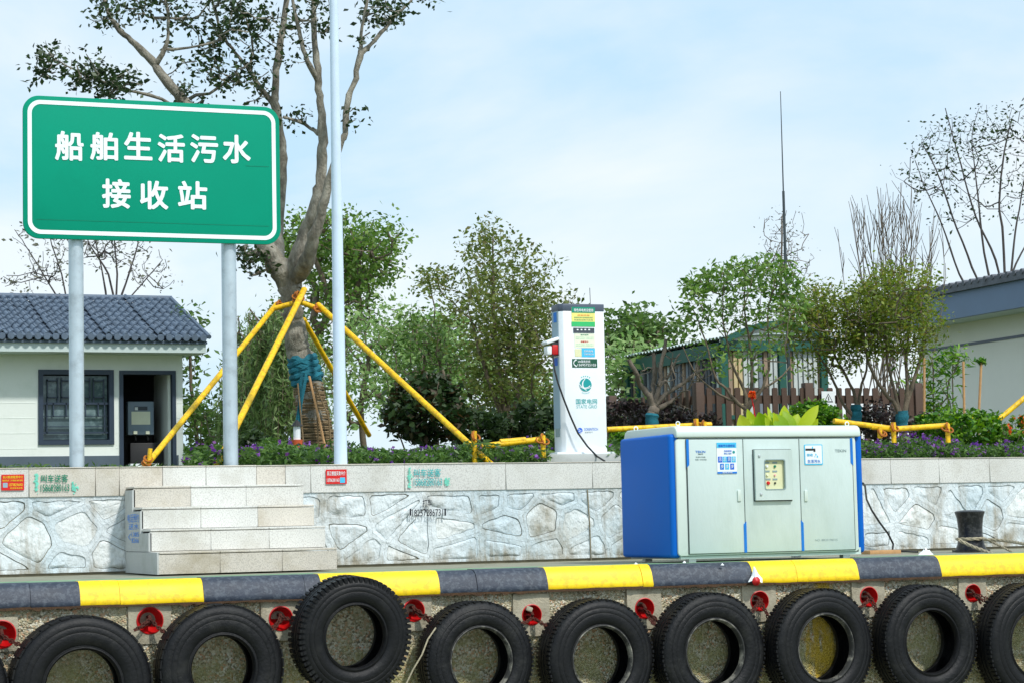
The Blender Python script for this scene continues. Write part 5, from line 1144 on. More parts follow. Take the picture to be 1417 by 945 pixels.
# warning plate on the fence
wp = wbox((1137, 541, 1155, 561), FY-.03); pl_ = thing('warning_sign', P(1146, 560, FY-.03), 'small white warning plate with a black triangle hanging on the brown fence', 'sign')
MB().box((wp[0], FY-.035, wp[2]), (wp[1], FY-.025, wp[3])).build('plate', M['white'], pl_)
cx_, cz_ = (wp[0]+wp[1])/2, (wp[2]+wp[3])/2; h_ = (wp[3]-wp[2])*.36
def tri(k, Y, m_, nm): MB().add([(cx_-h_*k, Y, cz_-h_*.72*k), (cx_+h_*k, Y, cz_-h_*.72*k), (cx_, Y, cz_+h_*k)], [(0, 1, 2)]).build(nm, m_, pl_, recalc=False)
tri(1, FY-.037, M['ink'], 'triangle'); tri(.72, FY-.039, M['white'], 'triangle_face'); MB().add([(cx_-.007, FY-.041, cz_-h_*.35), (cx_+.009, FY-.041, cz_-h_*.35), (cx_+.004, FY-.041, cz_+h_*.4), (cx_-.004, FY-.041, cz_+h_*.4)], [(0, 1, 2, 3)]).build('bolt_symbol', M['ink'], pl_, recalc=False)

# ================================================================== MAST
MY = 11; a_, b_ = P(1093, 560, MY), P(1080, 127, MY)
mst = thing('antenna_mast', a_, 'very thin dark whip mast standing high behind the leafy young tree', 'mast')
m1 = P(1084, 265, MY); MB().tube([a_, P(1088, 400, MY), m1], [.028, .022, .018], 8).build('lower_tube', M['mast'], mst, smooth=True); MB().tube([m1, b_], [.010, .005], 6).build('whip', M['mast'], mst, smooth=True)

# ================================================================== MAIN TREE AND ITS PROPS
TYm = 6.0
trunk = [(444, 640, TYm, 25), (440, 610, TYm, 23), (432, 560, TYm, 20), (423, 515, TYm, 17), (417, 495, TYm, 16), (411, 474, TYm, 17), (408, 450, TYm, 14), (405, 425, TYm, 13.6), (402, 405, TYm, 15), (399, 388, TYm, 18)]
limbs = [
 [(399, 390, TYm, 16), (385, 372, TYm, 16), (372, 352, TYm, 13.5), (362, 325, TYm+.1, 12), (345, 280, TYm+.2, 11), (315, 220, TYm+.3, 10), (280, 170, TYm+.3, 8.5), (252, 138, TYm+.35, 7), (232, 115, TYm+.35, 6.4), (214, 90, TYm+.4, 5.6), (193, 67, TYm+.4, 5), (172, 48, TYm+.4, 4.2), (155, 28, TYm+.4, 3.2), (146, 8, TYm+.4, 2.6), (135, -25, TYm+.4, 2)],
 [(399, 390, TYm, 13), (411, 352, TYm-.1, 8.5), (420, 325, TYm-.1, 8), (430, 298, TYm-.2, 7.5), (441, 262, TYm-.2, 7), (446, 225, TYm-.2, 6.8), (446, 188, TYm-.2, 6.4), (444, 150, TYm-.2, 5.4), (441, 115, TYm-.2, 4.6), (437, 75, TYm-.2, 4.4), (434, 30, TYm-.2, 3.6), (433, -30, TYm-.2, 3)],
 [(402, 390, TYm, 13), (422, 366, TYm-.3, 9), (432, 335, TYm-.5, 8.5), (443, 300, TYm-.6, 6.6), (455, 255, TYm-.7, 5.4), (468, 205, TYm-.8, 4.6), (478, 185, TYm-.8, 4), (479, 148, TYm-.8, 4.2), (489, 118, TYm-.8, 4), (498, 80, TYm-.8, 3.8), (513, 62, TYm-.8, 2.8), (533, 40, TYm-.8, 2.2), (553, 18, TYm-.8, 1.8), (580, -10, TYm-.8, 1.4)],
 [(385, 372, TYm, 10), (384, 330, TYm+.4, 8), (388, 280, TYm+.5, 7), (390, 220, TYm+.5, 6.8), (388, 190, TYm+.5, 6.6), (382, 150, TYm+.5, 6), (381, 120, TYm+.5, 5), (386, 70, TYm+.5, 4.6), (396, 10, TYm+.5, 3.6), (400, -30, TYm+.5, 3)],
 [(214, 92, TYm+.4, 4), (228, 68, TYm+.3, 2.8), (234, 35, TYm+.3, 2.2), (229, 0, TYm+.3, 1.8)],
 [(382, 148, TYm+.5, 5), (365, 128, TYm+.6, 3.6), (345, 98, TYm+.6, 3), (325, 72, TYm+.6, 2.4), (308, 48, TYm+.6, 2), (296, 10, TYm+.6, 1.5)],
 [(446, 188, TYm-.2, 5), (430, 178, TYm, 2.6), (410, 168, TYm, 2.2), (392, 162, TYm, 2)],
 [(441, 112, TYm-.2, 4), (425, 85, TYm-.3, 3), (416, 50, TYm-.3, 2.6), (406, 10, TYm-.3, 2), (402, -20, TYm-.3, 1.6)],
 [(498, 80, TYm-.8, 3), (500, 45, TYm-.8, 2.2), (506, 15, TYm-.8, 1.8), (512, -20, TYm-.8, 1.4)],
 [(280, 172, TYm+.3, 3), (225, 138, TYm+.2, 2.4), (190, 128, TYm+.2, 2.2), (160, 120, TYm+.1, 1.8), (120, 105, TYm, 1.4), (85, 88, TYm, 1.1), (60, 72, TYm, .9)],
 [(345, 98, TYm+.6, 2), (350, 60, TYm+.4, 1.6), (340, 25, TYm+.4, 1.2)],
 [(372, 352, TYm, 8), (355, 350, TYm-.1, 3), (338, 352, TYm-.2, 2)]]
bl = [(75, 78, TYm, 28, 28, .3, 16), (60, 95, TYm, 20, 22, .2, 8), (115, 100, TYm, 28, 30, .3, 24), (155, 115, TYm, 34, 20, .3, 24), (185, 108, TYm, 14, 22, .3, 6),
      (155, 15, TYm+.4, 36, 30, .4, 18), (195, 12, TYm+.4, 22, 14, .3, 8), (230, 25, TYm+.4, 22, 30, .4, 10), (200, -20, TYm+.4, 80, 26, .5, 20),
      (290, 30, TYm+.4, 46, 42, .5, 30), (335, 35, TYm+.4, 40, 46, .5, 34), (300, 95, TYm+.4, 44, 40, .5, 26), (340, 112, TYm+.4, 36, 34, .4, 22), (372, 40, TYm+.3, 26, 45, .4, 18), (265, 130, TYm+.4, 26, 14, .3, 8), (330, -25, TYm+.4, 90, 30, .6, 40),
      (410, 60, TYm-.2, 24, 40, .3, 4), (430, 15, TYm-.3, 30, 30, .3, 12), (452, 35, TYm-.3, 16, 12, .3, 4), (410, 165, TYm, 22, 12, .2, 5), (520, 15, TYm-.8, 24, 24, .3, 14), (548, 15, TYm-.8, 30, 20, .3, 12), (590, -10, TYm-.8, 20, 12, .3, 6), (512, 55, TYm-.8, 8, 10, .2, 3),
      (487, 165, TYm-.8, 6, 22, .2, 3), (352, 362, TYm-.2, 20, 20, .2, 16), (340, 350, TYm-.2, 14, 14, .2, 8), (390, 160, TYm, 6, 10, .1, 2)]
bt = tree('shade_tree', 'big grey barked tree with spreading limbs, held by yellow props behind the sign', 'tree', trunk, bl, M['bark'], LF['dark'], nl=6, size=.062, spread=.065, rt=.0045, ex=.42, limbs=limbs, step=.09, aspect=.55, leafthr=2, seed=5, bias=.1, lo=10)
# bark swellings
c = P(411, 478, TYm-.1)
# teal cloth with a tail, straw rope wrap, slat
cl = thing('tree_cloth', P(420, 515, TYm), 'teal cloth tied round the big tree trunk with a long hanging tail', 'cloth')
mb = MB()
for k in range(7):
    f = k/6; py = 499+25*f; px = 418+7*f; pts = []; c = P(px, py, TYm); r0 = (16+2.2*f)/SC(px, py, TYm)
    tilt_ = .04*(-1)**k
    for q in range(25): a = 2*math.pi*q/24; pts.append((c.x+r0*math.cos(a), c.y+r0*math.sin(a), c.z+tilt_*math.cos(a)*1.2+.006*math.sin(5*a+k)))
    mb.tube(pts, [.034+.007*math.sin(q*1.7+k*2) for q in range(25)], 8)
mb.build('band', M['cloth'], cl, smooth=True)
mb = MB(); yk = TYm-.2
for s_ in (0, 1):
    a = [(418+6*s_, 515, 4), (416+5*s_, 535, 4.5), (415+1*s_, 560, 4.5), (411+3*s_, 590, 6)]
    L_ = [P(x-w_/2, y, yk-.02*s_) for x, y, w_ in a]; R_ = [P(x+w_/2, y, yk-.03+.02*s_) for x, y, w_ in a]
    v = [q for p_ in zip(L_, R_) for q in p_]; mb.add(v, [(0, 1, 3, 2), (2, 3, 5, 4), (4, 5, 7, 6)]); mb.add([Vector(q)+Vector((0, .012, 0)) for q in v], [(2, 3, 1, 0), (4, 5, 3, 2), (6, 7, 5, 4)])
mb.build('tail', M['cloth'], cl, recalc=False)
sw = thing('trunk_wrap', P(438, 590, TYm), 'straw rope wound round the foot of the big tree trunk', 'rope wrap')
mb = MB(); n = 30; prv = None; rw = random.Random(2)
pts = []; rd = []
for k in range(n*16):
    f = k/(n*16); py = 528+112*f; px = 426+(443-426)*f; rr0 = (18.5+8.5*f)/SC(px, py, TYm); a = 2*math.pi*k/16; c = P(px, py, TYm); pts.append((c.x+rr0*1.02*math.cos(a), c.y+rr0*1.02*math.sin(a), c.z+.006*math.sin(a*3.3+k*.1)))
mb.tube(pts, [.0135+.003*math.sin(i*.9) for i in range(len(pts))], 5); mb.build('coil', M['straw'], sw, smooth=True, recalc=False)
for x0_, x1_ in ((450, 459), (437, 441), (412, 421)): MB().tube([P(x0_-15 if x0_ == 450 else x0_, 530, TYm-.2), P((x0_+x1_)/2, 575, TYm-.24), P(x1_, 625, TYm-.26)], .009, 5).build('binding_cord', M['straw'], sw, smooth=True)
a, b_ = P(428, 520, TYm-.20), P(451, 622, TYm-.30); d = (b_-a); ln = d.length; Mr = d.to_track_quat('Z', 'Y').to_matrix(); tag(MB().cbox((a+b_)/2, (.03, .012, ln), Mr).build('wooden_lath', M['wood'], loc=(a+b_)/2), 'narrow raw wood lath leaning on the straw wrapped trunk', 'wooden lath')
# tripod props
pr_ = thing('tree_props', P(420, 640, TYm-.6), 'set of yellow steel prop poles clamped round the big tree trunk', 'tree support')
def pole(a, b_, r=.028, par=None, name='prop_pole', n=10): return MB().tube([a, b_], r, n).build(name, M['yel'], par or pr_, smooth=True)
F1 = P(299, 646, 3.2); pole(P(421, 401, TYm-.28), F1, .030)
J2 = P(383, 421, TYm-.1); pole(J2, P(201, 645, 3.3), .026); pole(P(377, 428, TYm-.2), P(417, 417, TYm-.28), .026)
J3 = P(443, 425, TYm-.2); pole(P(440, 422, TYm-.2), P(683, 645, 3.12), .028); pole(P(412, 417, TYm-.26), P(446, 430, TYm-.2), .026)
pole(P(420, 442, TYm+.3), P(511, 602, TYm+1.6), .026)
pole(P(206, 642, 3.25), P(208, 620, 3.25), .020, name='stake')
def clamp(c, par, r=.034, seed=0):
    mb = MB(); rg = random.Random(seed)
    for k in range(3):
        a = rg.uniform(0, 3); n = 12; u_ = Vector((math.cos(a), .3, math.sin(a))).normalized(); v_ = u_.orthogonal().normalized(); off = Vector((rg.uniform(-.03, .03), rg.uniform(-.02, .0), rg.uniform(-.03, .03)))
        mb.tube([c+off+(u_*math.cos(2*math.pi*q/n)+v_*math.sin(2*math.pi*q/n))*r for q in range(n+1)], .009, 5)
    mb.build('clamp', M['yelrust'], par, smooth=True)
for k, (x, y, Y) in enumerate(((386, 421, TYm-.15), (413, 411, TYm-.3), (436, 426, TYm-.25), (443, 428, TYm-.2), (206, 637, 3.25), (409, 413, TYm-.28))): clamp(P(x, y, Y), pr_, seed=k)
def railset(name, label, segs, posts, Y):
    c = P(segs[0][0], segs[0][1], Y); t = thing(name, c, label, 'tree support', 'low yellow pipe supports in the flower beds')
    for x0, y0, x1, y1 in segs: pole(P(x0, y0, Y), P(x1, y1, Y), .026, t, 'rail')
    for k, (x, y0, y1) in enumerate(posts): pole(P(x, y0, Y-.02), P(x+1, y1, Y-.02), .024, t, 'upright'); clamp(P(x, y0+6, Y-.03), t, .035, k)
    return t
railset('pipe_support', 'low yellow pipe rail on two uprights left of the charging pillar', [(666, 617, 752, 607), (692, 611, 727, 608)], [(656, 596, 643), (751, 602, 633)], 3.25)
railset('pipe_support', 'yellow pipe rail running behind the top of the cabinet beside the pillar', [(840, 594, 984, 587)], [(963, 579, 600), (974, 583, 600)], 3.9)
railset('pipe_support', 'two joined yellow pipe rails right of the cabinet above purple flowers', [(1154, 582, 1240, 593), (1240, 593, 1312, 588), (1205, 590, 1240, 594)], [(1236, 584, 612), (1311, 586, 612), (1217, 590, 606)], 3.2)
t_ = thing('pipe_prop', P(1381, 580, 6), 'single slanting yellow pipe prop at the right edge beside the grey wall', 'tree support'); pole(P(1381, 581, 6), P(1450, 523, 6), .03, t_)
# lantern and pot by the trunk
lt = thing('garden_lantern', P(411, 608, 5.4), 'small white garden lantern on an orange base behind the flowers by the trunk', 'lantern'); c = P(411, 608, 5.4)
MB().ring((c.x, c.y, c.z), [(.0005, -.12), (.04, -.12), (.055, 0), (.0005, 0)], 16, 'Z').build('base', M['pot'], lt); MB().ring((c.x, c.y, c.z), [(.0005, .0), (.035, .0), (.035, .13), (.0005, .13)], 12, 'Z').build('glass', M['white'], lt); MB().ring((c.x, c.y, c.z), [(.0005, .13), (.06, .13), (.01, .19), (.0005, .19)], 12, 'Z').build('cap', M['black'], lt)

# ================================================================== OTHER TREES
wil = [(372, 640, 14, 5), (368, 560, 14, 4.5), (362, 500, 14, 4), (366, 440, 14, 3)]
def willow():
    rng = np.random.default_rng(8); pts, rad = pxpath([(366, 645, 14, 5), (362, 560, 14, 4), (358, 500, 14, 3.4), (364, 440, 14, 2.6)])
    t = thing('willow_tree', pts[0], 'pale green weeping willow behind the right sign post', 'tree'); sk = Skel(); sk.path(pts, rad); k = 0
    q, r2 = pxpath([(362, 560, 14, 3), (385, 520, 14, 2.6), (392, 460, 14, 2.2)]); sk.path(q[1:], r2[1:], 1); q, r2 = pxpath([(366, 640, 14, 3), (345, 540, 14, 2.4), (345, 470, 14, 2)]); sk.path(q[1:], r2[1:], 0); q, r2 = pxpath([(366, 645, 14, 3), (395, 570, 14, 3), (410, 500, 14, 2), (415, 450, 14, 1.6)]); sk.path(q[1:], r2[1:], 0)
    sk.grow(blobpts([(370, 445, 14, 40, 30, 1.6, 50), (355, 480, 14, 32, 30, 1.4, 20), (395, 470, 14, 30, 34, 1.4, 30)], rng), .2, .03, .2, rng=rng); sk.radii(.008, .4); 
    C = []; mb = sk.mesh(); tips = [i for i in range(len(sk.p)) if sk.cnt[i] < 3 and not sk.rmin[i]]
    for i in tips:
        for _ in range(2):
            p = sk.p[i].copy(); d = rng.normal(size=3)*.012; L_ = rng.uniform(.5, 2.0); n = int(L_/.05); path = [p.copy()]
            for q in range(n): p = p+np.array([d[0]*(1-q/n), d[1]*(1-q/n), -.05]); C.append(p+rng.normal(size=3)*.03); C.append(p+rng.normal(size=3)*.03); path.append(p.copy())
            mb.tube([path[0], path[len(path)//2], path[-1]], .004, 3, cap=False)
    mb.build('trunk', M['bark2'], t, recalc=False); C = np.array(C); C = C[C[:, 2] > .9]; leaf_object('crown', leaves(C, .12, .22, rng=rng, droop=1.1, up=.1), LF['willow'], t)
willow()
tree('camphor_tree', 'lush bright green tree behind the lamp post and big trunk', 'tree', [(430, 640, 17, 7), (432, 540, 17, 6), (436, 470, 17, 5)], [(415, 325, 17, 34, 26, 1.5, 30), (500, 345, 17, 38, 36, 1.8, 60), (515, 375, 17, 26, 20, 1.2, 20), (450, 340, 17, 40, 40, 2, 50), (480, 400, 17, 42, 30, 1.6, 34), (440, 420, 17, 46, 40, 1.6, 24), (440, 500, 17, 60, 60, 1.8, 30), (505, 440, 17, 20, 20, 1, 10)], M['bark2'], LF['lush'], nl=22, size=.075, spread=.13, rt=.010, aspect=.6, step=.25, leafthr=2, seed=3)
tree('background_tree', 'mid green tree filling the gap just right of the lamp post', 'tree', [(505, 640, 15, 5), (500, 560, 15, 4), (510, 500, 15, 3)], [(520, 450, 15, 34, 34, 1.4, 24), (500, 500, 15, 38, 44, 1.4, 26), (550, 480, 15, 30, 36, 1.4, 22), (480, 560, 15, 30, 44, 1.4, 18), (540, 540, 15, 34, 34, 1.2, 14)], M['bark2'], LF['pale'], nl=16, size=.085, spread=.15, rt=.008, aspect=.5, step=.22, leafthr=2, seed=13)
tree('background_tree', 'hazy pale green tree low behind the tall sparse maple', 'tree', [(605, 640, 22, 4), (602, 560, 22, 3), (600, 520, 22, 3)], [(600, 480, 22, 40, 40, 2, 40), (570, 520, 22, 34, 36, 2, 22), (640, 520, 22, 44, 40, 2, 30), (610, 560, 22, 60, 30, 2, 30), (740, 540, 22, 40, 40, 2, 24)], M['bark2'], LF['pale'], nl=16, size=.15, spread=.22, rt=.009, step=.3, leafthr=2, seed=14)
tree('dark_tree', 'dark olive rounded tree between the lamp post and the tall maple', 'tree', [(590, 640, 11, 4), (588, 560, 11, 3), (588, 500, 11, 3)], [(590, 450, 11, 26, 20, .8, 16), (580, 480, 11, 40, 40, 1, 34), (612, 500, 11, 34, 36, 1, 24), (560, 520, 11, 30, 34, .9, 18), (596, 385, 11, 6, 12, .2, 3)], M['bark2'], LF['mid'], nl=14, size=.06, spread=.11, rt=.006, step=.16, leafthr=2, seed=15)
tree('maple_tree', 'tall cone shaped sparse tree with olive and reddish leaves left of the pillar', 'tree', [(702, 640, 9, 5), (702, 590, 9, 4.6), (700, 540, 9, 4)], [(682, 318, 9, 20, 16, .5, 7), (690, 345, 9, 44, 26, .8, 18), (680, 385, 9, 84, 34, 1.1, 44), (690, 425, 9, 92, 34, 1.2, 60), (720, 460, 9, 56, 46, 1.2, 70), (690, 480, 9, 60, 40, 1.2, 48), (715, 520, 9, 66, 50, 1.2, 76), (712, 565, 9, 62, 40, 1.0, 60), (755, 450, 9, 26, 60, .8, 26), (600, 385, 9, 20, 12, .4, 4)],
     M['bark2'], LF['olive'], nl=18, size=.060, spread=.10, rt=.0028, step=.14, leafthr=2, bias=.25, seed=6, limbs=[[(702, 590, 9, 4), (688, 500, 9, 3), (683, 420, 9, 2), (682, 330, 9, 1)], [(702, 600, 9, 4), (722, 520, 9, 3), (735, 440, 9, 2)], [(702, 600, 9, 4), (675, 520, 9, 3), (650, 440, 9, 1.6)]])
bush('photinia_bush', 'dark rounded bush with reddish tips below the olive tree', 'bush', [(590, 575, 7, 62, 42, .7, 3000), (590, 545, 7, 45, 26, .5, 1400)], LF['photinia'], .085, seed=2)
bush('dark_bush', 'dark green low bush behind the yellow rail beside the pillar', 'bush', [(665, 595, 7.5, 50, 26, .5, 1500), (740, 590, 7.5, 40, 36, .5, 1500)], LF['dark'], .08, seed=3)
tree('background_tree', 'green tree behind the right side of the charging pillar', 'tree', [(868, 640, 20, 4), (866, 560, 20, 4), (866, 500, 20, 3)], [(870, 455, 20, 34, 20, 1.4, 34), (905, 465, 20, 22, 18, 1.2, 14), (850, 470, 20, 20, 22, 1.2, 18), (880, 480, 20, 30, 16, 1.4, 12)], M['bark2'], LF['mid'], nl=18, size=.12, spread=.17, rt=.009, step=.25, leafthr=2, seed=17)
tree('background_tree', 'pale loose tree foliage low behind the pruned bare tree', 'tree', [(862, 640, 17, 4), (860, 580, 17, 3)], [(862, 510, 17, 26, 50, 1.2, 36), (850, 560, 17, 24, 30, 1.2, 14), (880, 530, 17, 12, 30, .8, 8)], M['bark2'], LF['pale'], nl=14, size=.12, spread=.18, rt=.008, step=.2, leafthr=2, seed=18)
# pruned bare tree
PYb = 6.2
tree('pruned_tree', 'bare pruned tree with thick grey stubs and teal band right of the pillar', 'tree', [(902, 620, PYb, 7), (902, 580, PYb, 7.5), (905, 565, PYb, 8)],
     [(930, 500, PYb, 38, 28, .5, 30), (945, 520, PYb, 36, 24, .5, 30), (900, 520, PYb, 30, 26, .5, 6), (925, 535, PYb, 30, 16, .4, 8)], M['barkgrey'], LF['pale'], nl=0, rt=.0045, ex=.4, limbs=[
     [(905, 565, PYb, 5.04), (898, 548, PYb, 4.32), (884, 530, PYb, 3.60), (880, 515, PYb-.1, 3.24), (870, 497, PYb-.1, 2.88)], [(905, 563, PYb, 4.32), (903, 540, PYb+.1, 3.24), (906, 515, PYb+.1, 3.24), (904, 488, PYb+.1, 2.16)], [(905, 560, PYb, 4.32), (912, 535, PYb, 3.24), (915, 505, PYb, 3.24), (921, 470, PYb, 2.88)],
     [(907, 562, PYb, 4.32), (922, 545, PYb, 2.88), (945, 530, PYb, 2.45), (965, 515, PYb, 1.87), (985, 508, PYb, 1.44)], [(907, 565, PYb, 4.32), (925, 557, PYb, 2.59), (935, 550, PYb, 1.87)], [(912, 535, PYb, 2.45), (925, 520, PYb+.2, 1.87), (940, 490, PYb+.2, 1.30)]], step=.1, seed=21)
def band(px, py0, py1, Y, r, label, seed=0):
    rg = random.Random(int(px)); n_ = 9; fs_ = [k/(n_-1) for k in range(n_)]
    t = tag(MB().tube([P(px+rg.uniform(-.5, .5), py0+(py1-py0)*f, Y) for f in fs_], [r*rg.uniform(.84, 1.12)*(1.06 if k in (1, 4, 7) else .94)/SC(px, py0, Y) for k, f in enumerate(fs_)], 16).build('trunk_band', M['cloth'], loc=P(px, (py0+py1)/2, Y), smooth=True, angle=50), label, 'cloth', 'teal cloth bands round the young trees'); return t
band(902, 572, 596, PYb, 9, 'teal cloth band on the trunk of the pruned bare tree')
# leafy young tree
LYt = 5.8
tree('young_tree', 'upright young tree with fresh light green leaves on many thin stems', 'tree', [(1036, 620, LYt, 3.72), (1035, 585, LYt, 4.03), (1033, 568, LYt, 4.34)],
     [(1000, 385, LYt, 40, 24, .6, 40), (1045, 375, LYt, 40, 22, .6, 40), (965, 410, LYt, 26, 30, .5, 26), (1085, 395, LYt, 26, 24, .5, 26), (960, 440, LYt, 22, 28, .4, 8), (1040, 420, LYt, 66, 34, .7, 50), (1030, 470, LYt, 70, 30, .7, 30), (1090, 430, LYt, 20, 30, .4, 12), (1070, 500, LYt, 30, 30, .5, 10), (1000, 500, LYt, 30, 30, .5, 5)],
     M['bark2'], LF['fresh'], nl=6, size=.074, spread=.06, rt=.0030, ex=.45, bias=.7, step=.1, leafthr=2, aspect=.42, seed=9, wob=.04, limbs=[
     [(1033, 568, LYt, 3.30), (1010, 545, LYt, 2.31), (990, 520, LYt, 1.65), (975, 470, LYt, 1.10), (958, 425, LYt, 0.77)], [(1033, 568, LYt, 3.30), (1030, 540, LYt, 2.48), (1012, 500, LYt, 1.65), (1000, 440, LYt, 1.10), (1003, 385, LYt, 0.66)], [(1034, 568, LYt, 3.30), (1040, 530, LYt+.1, 2.20), (1038, 480, LYt+.1, 1.65), (1030, 420, LYt+.1, 1.10), (1033, 370, LYt, 0.66)],
     [(1035, 566, LYt, 3.30), (1055, 535, LYt-.1, 2.20), (1065, 500, LYt-.1, 1.65), (1062, 440, LYt-.1, 1.10), (1075, 380, LYt, 0.66)], [(1040, 545, LYt, 2.20), (1075, 525, LYt, 1.43), (1100, 500, LYt, 0.99)], [(1020, 555, LYt, 2.20), (995, 545, LYt, 1.65), (965, 520, LYt, 1.21), (945, 480, LYt, 0.77)]])
band(1036, 576, 600, LYt, 8, 'teal cloth band on the trunk of the light green young tree')
OYt = 7.0
tree('olive_tree', 'small dense olive green tree directly behind the left of the warning sign', 'tree', [(1184, 620, OYt, 5.5), (1186, 570, OYt, 5)],
     [(1130, 415, OYt, 34, 30, .7, 60), (1110, 440, OYt, 24, 30, .6, 34), (1160, 445, OYt, 36, 32, .7, 60), (1135, 470, OYt, 38, 26, .6, 44), (1180, 480, OYt, 30, 26, .6, 28), (1160, 505, OYt, 36, 18, .5, 14)], M['bark2'], LF['olive2'], nl=15, size=.048, spread=.085, rt=.0045, step=.12, leafthr=2, seed=10, limbs=[
     [(1186, 572, OYt, 2.80), (1180, 540, OYt, 2.10), (1160, 500, OYt, 1.54), (1135, 450, OYt, 0.98)], [(1186, 572, OYt, 2.80), (1190, 540, OYt, 2.10), (1200, 500, OYt, 1.40), (1195, 450, OYt, 0.98)], [(1180, 575, OYt, 2.80), (1165, 555, OYt, 2.10), (1150, 520, OYt, 1.68), (1120, 470, OYt, 0.98)]])
band(1185, 560, 584, OYt, 8, 'teal cloth band on the trunk of the left dense olive tree')
tree('olive_tree', 'larger dense olive tree with bare lower stems left of the grey pavilion', 'tree', [(1250, 620, 6.6, 6), (1249, 580, 6.6, 6)],
     [(1235, 395, 6.6, 46, 24, .7, 60), (1205, 420, 6.6, 34, 32, .7, 54), (1260, 425, 6.6, 30, 36, .6, 44), (1225, 450, 6.6, 50, 30, .8, 70), (1250, 480, 6.6, 40, 20, .6, 28), (1200, 470, 6.6, 30, 20, .6, 24), (1280, 450, 6.6, 18, 26, .4, 10), (1240, 372, 6.6, 26, 10, .4, 10)], M['bark2'], LF['olive2'], nl=15, size=.048, spread=.085, rt=.0042, step=.12, leafthr=2, seed=12, limbs=[
     [(1249, 582, 6.6, 3.50), (1235, 555, 6.6, 2.80), (1215, 530, 6.6, 2.24), (1200, 495, 6.6, 1.68), (1190, 450, 6.6, 1.12)], [(1249, 580, 6.6, 3.50), (1240, 550, 6.6, 2.38), (1228, 500, 6.6, 1.68), (1225, 430, 6.6, 1.12)], [(1249, 578, 6.6, 3.50), (1256, 540, 6.6, 2.80), (1254, 490, 6.6, 1.96), (1260, 420, 6.6, 1.26)], [(1250, 578, 6.6, 3.50), (1262, 535, 6.6, 2.80), (1275, 490, 6.6, 1.96), (1285, 440, 6.6, 1.26)]])
band(1248, 568, 596, 6.6, 9, 'teal cloth band on the trunk of the right dense olive tree')
# tall bare shoots behind the olive tree
def shoots():
    rng = np.random.default_rng(3); Y = 9.5; t = thing('bare_shoots', P(1235, 620, Y), 'clump of tall thin leafless shoots rising above the larger olive tree', 'plant'); mb = MB()
    for k in range(40):
        x0 = rng.uniform(1195, 1275); x1 = 1172+ (k/39)*128+rng.normal()*5; top = 305-42*math.exp(-((x1-1240)/34)**2)+rng.uniform(-25, 22)
        a = P(x0, 560, Y); c = P(x1, top, Y+rng.uniform(-.4, .4)); m1 = P(x0*.3+x1*.7+rng.normal()*11, 415, Y+rng.uniform(-.3, .3)); pts = [a*(1-f)**2+m1*2*f*(1-f)+c*f*f for f in np.linspace(0, 1, 9)]
        mb.tube(pts, list(np.linspace(.008, .0032, 9)), 4, cap=False)
        for _ in range(3):
            f = rng.uniform(.55, .9); q = a*(1-f)**2+m1*2*f*(1-f)+c*f*f; e = q+Vector((rng.normal()*.12, rng.normal()*.1, rng.uniform(.2, .5))); mb.tube([q, (q+e)/2+Vector((.02, 0, 0)), e], [.006, .005, .003], 3, cap=False)
    mb.build('stem', M['barkgrey'], t, recalc=False)
shoots()
# dark wispy tree over the pavilion roof
WYt = 27
wl = []
for k, (a) in enumerate([[(1392, 430, 4), (1388, 330, 3.4), (1383, 280, 3), (1390, 210, 2.2), (1400, 165, 1.4)], [(1392, 430, 4), (1378, 360, 3), (1350, 300, 2.6), (1330, 230, 2), (1308, 150, 1.2)], [(1370, 430, 4), (1345, 370, 3), (1318, 300, 2.4), (1295, 235, 1.8), (1275, 198, 1.2)], [(1395, 430, 4), (1402, 350, 3), (1410, 290, 2.4), (1425, 210, 1.6)], [(1360, 430, 4), (1328, 380, 3), (1303, 310, 2), (1280, 260, 1.4), (1266, 222, 1)], [(1392, 430, 3), (1400, 380, 3), (1425, 330, 2)], [(1380, 430, 4), (1362, 350, 3), (1352, 260, 2), (1345, 190, 1.2), (1355, 150, 1)]]):
    wl.append([(x, y, WYt, r*.5) for x, y, r in a])
tree('wispy_tree', 'tall thin stemmed dark tree with sparse leaves above the pavilion roof', 'tree', [(1385, 560, WYt, 6), (1385, 440, WYt, 5)], [(1335, 185, WYt, 42, 38, 2, 70), (1385, 180, WYt, 34, 40, 2, 60), (1300, 225, WYt, 38, 40, 2, 50), (1345, 245, WYt, 44, 34, 2, 34), (1395, 250, WYt, 34, 50, 2, 36), (1285, 255, WYt, 16, 22, 1, 10), (1320, 290, WYt, 34, 30, 1.5, 12), (1440, 250, WYt, 30, 80, 2, 30)], M['barkdark'], LF['dark'], nl=3, size=.09, spread=.18, rt=.0055, ex=.36, bias=.1, step=.25, leafthr=1, limbs=wl, seed=16)
tree('conifer_tree', 'faint feathery bare tree behind the whip mast', 'tree', [(1079, 620, 26, 3), (1080, 440, 26, 2), (1082, 300, 26, 1)], [(1082, 305, 26, 14, 18, .8, 26), (1085, 335, 26, 24, 20, 1, 50), (1085, 365, 26, 32, 20, 1.2, 70), (1085, 390, 26, 30, 14, 1.2, 30)], M['barkgrey'], LF['grey'], nl=1, size=.06, spread=.1, rt=.006, ex=.3, step=.25, leafthr=1, seed=19, bias=.5)
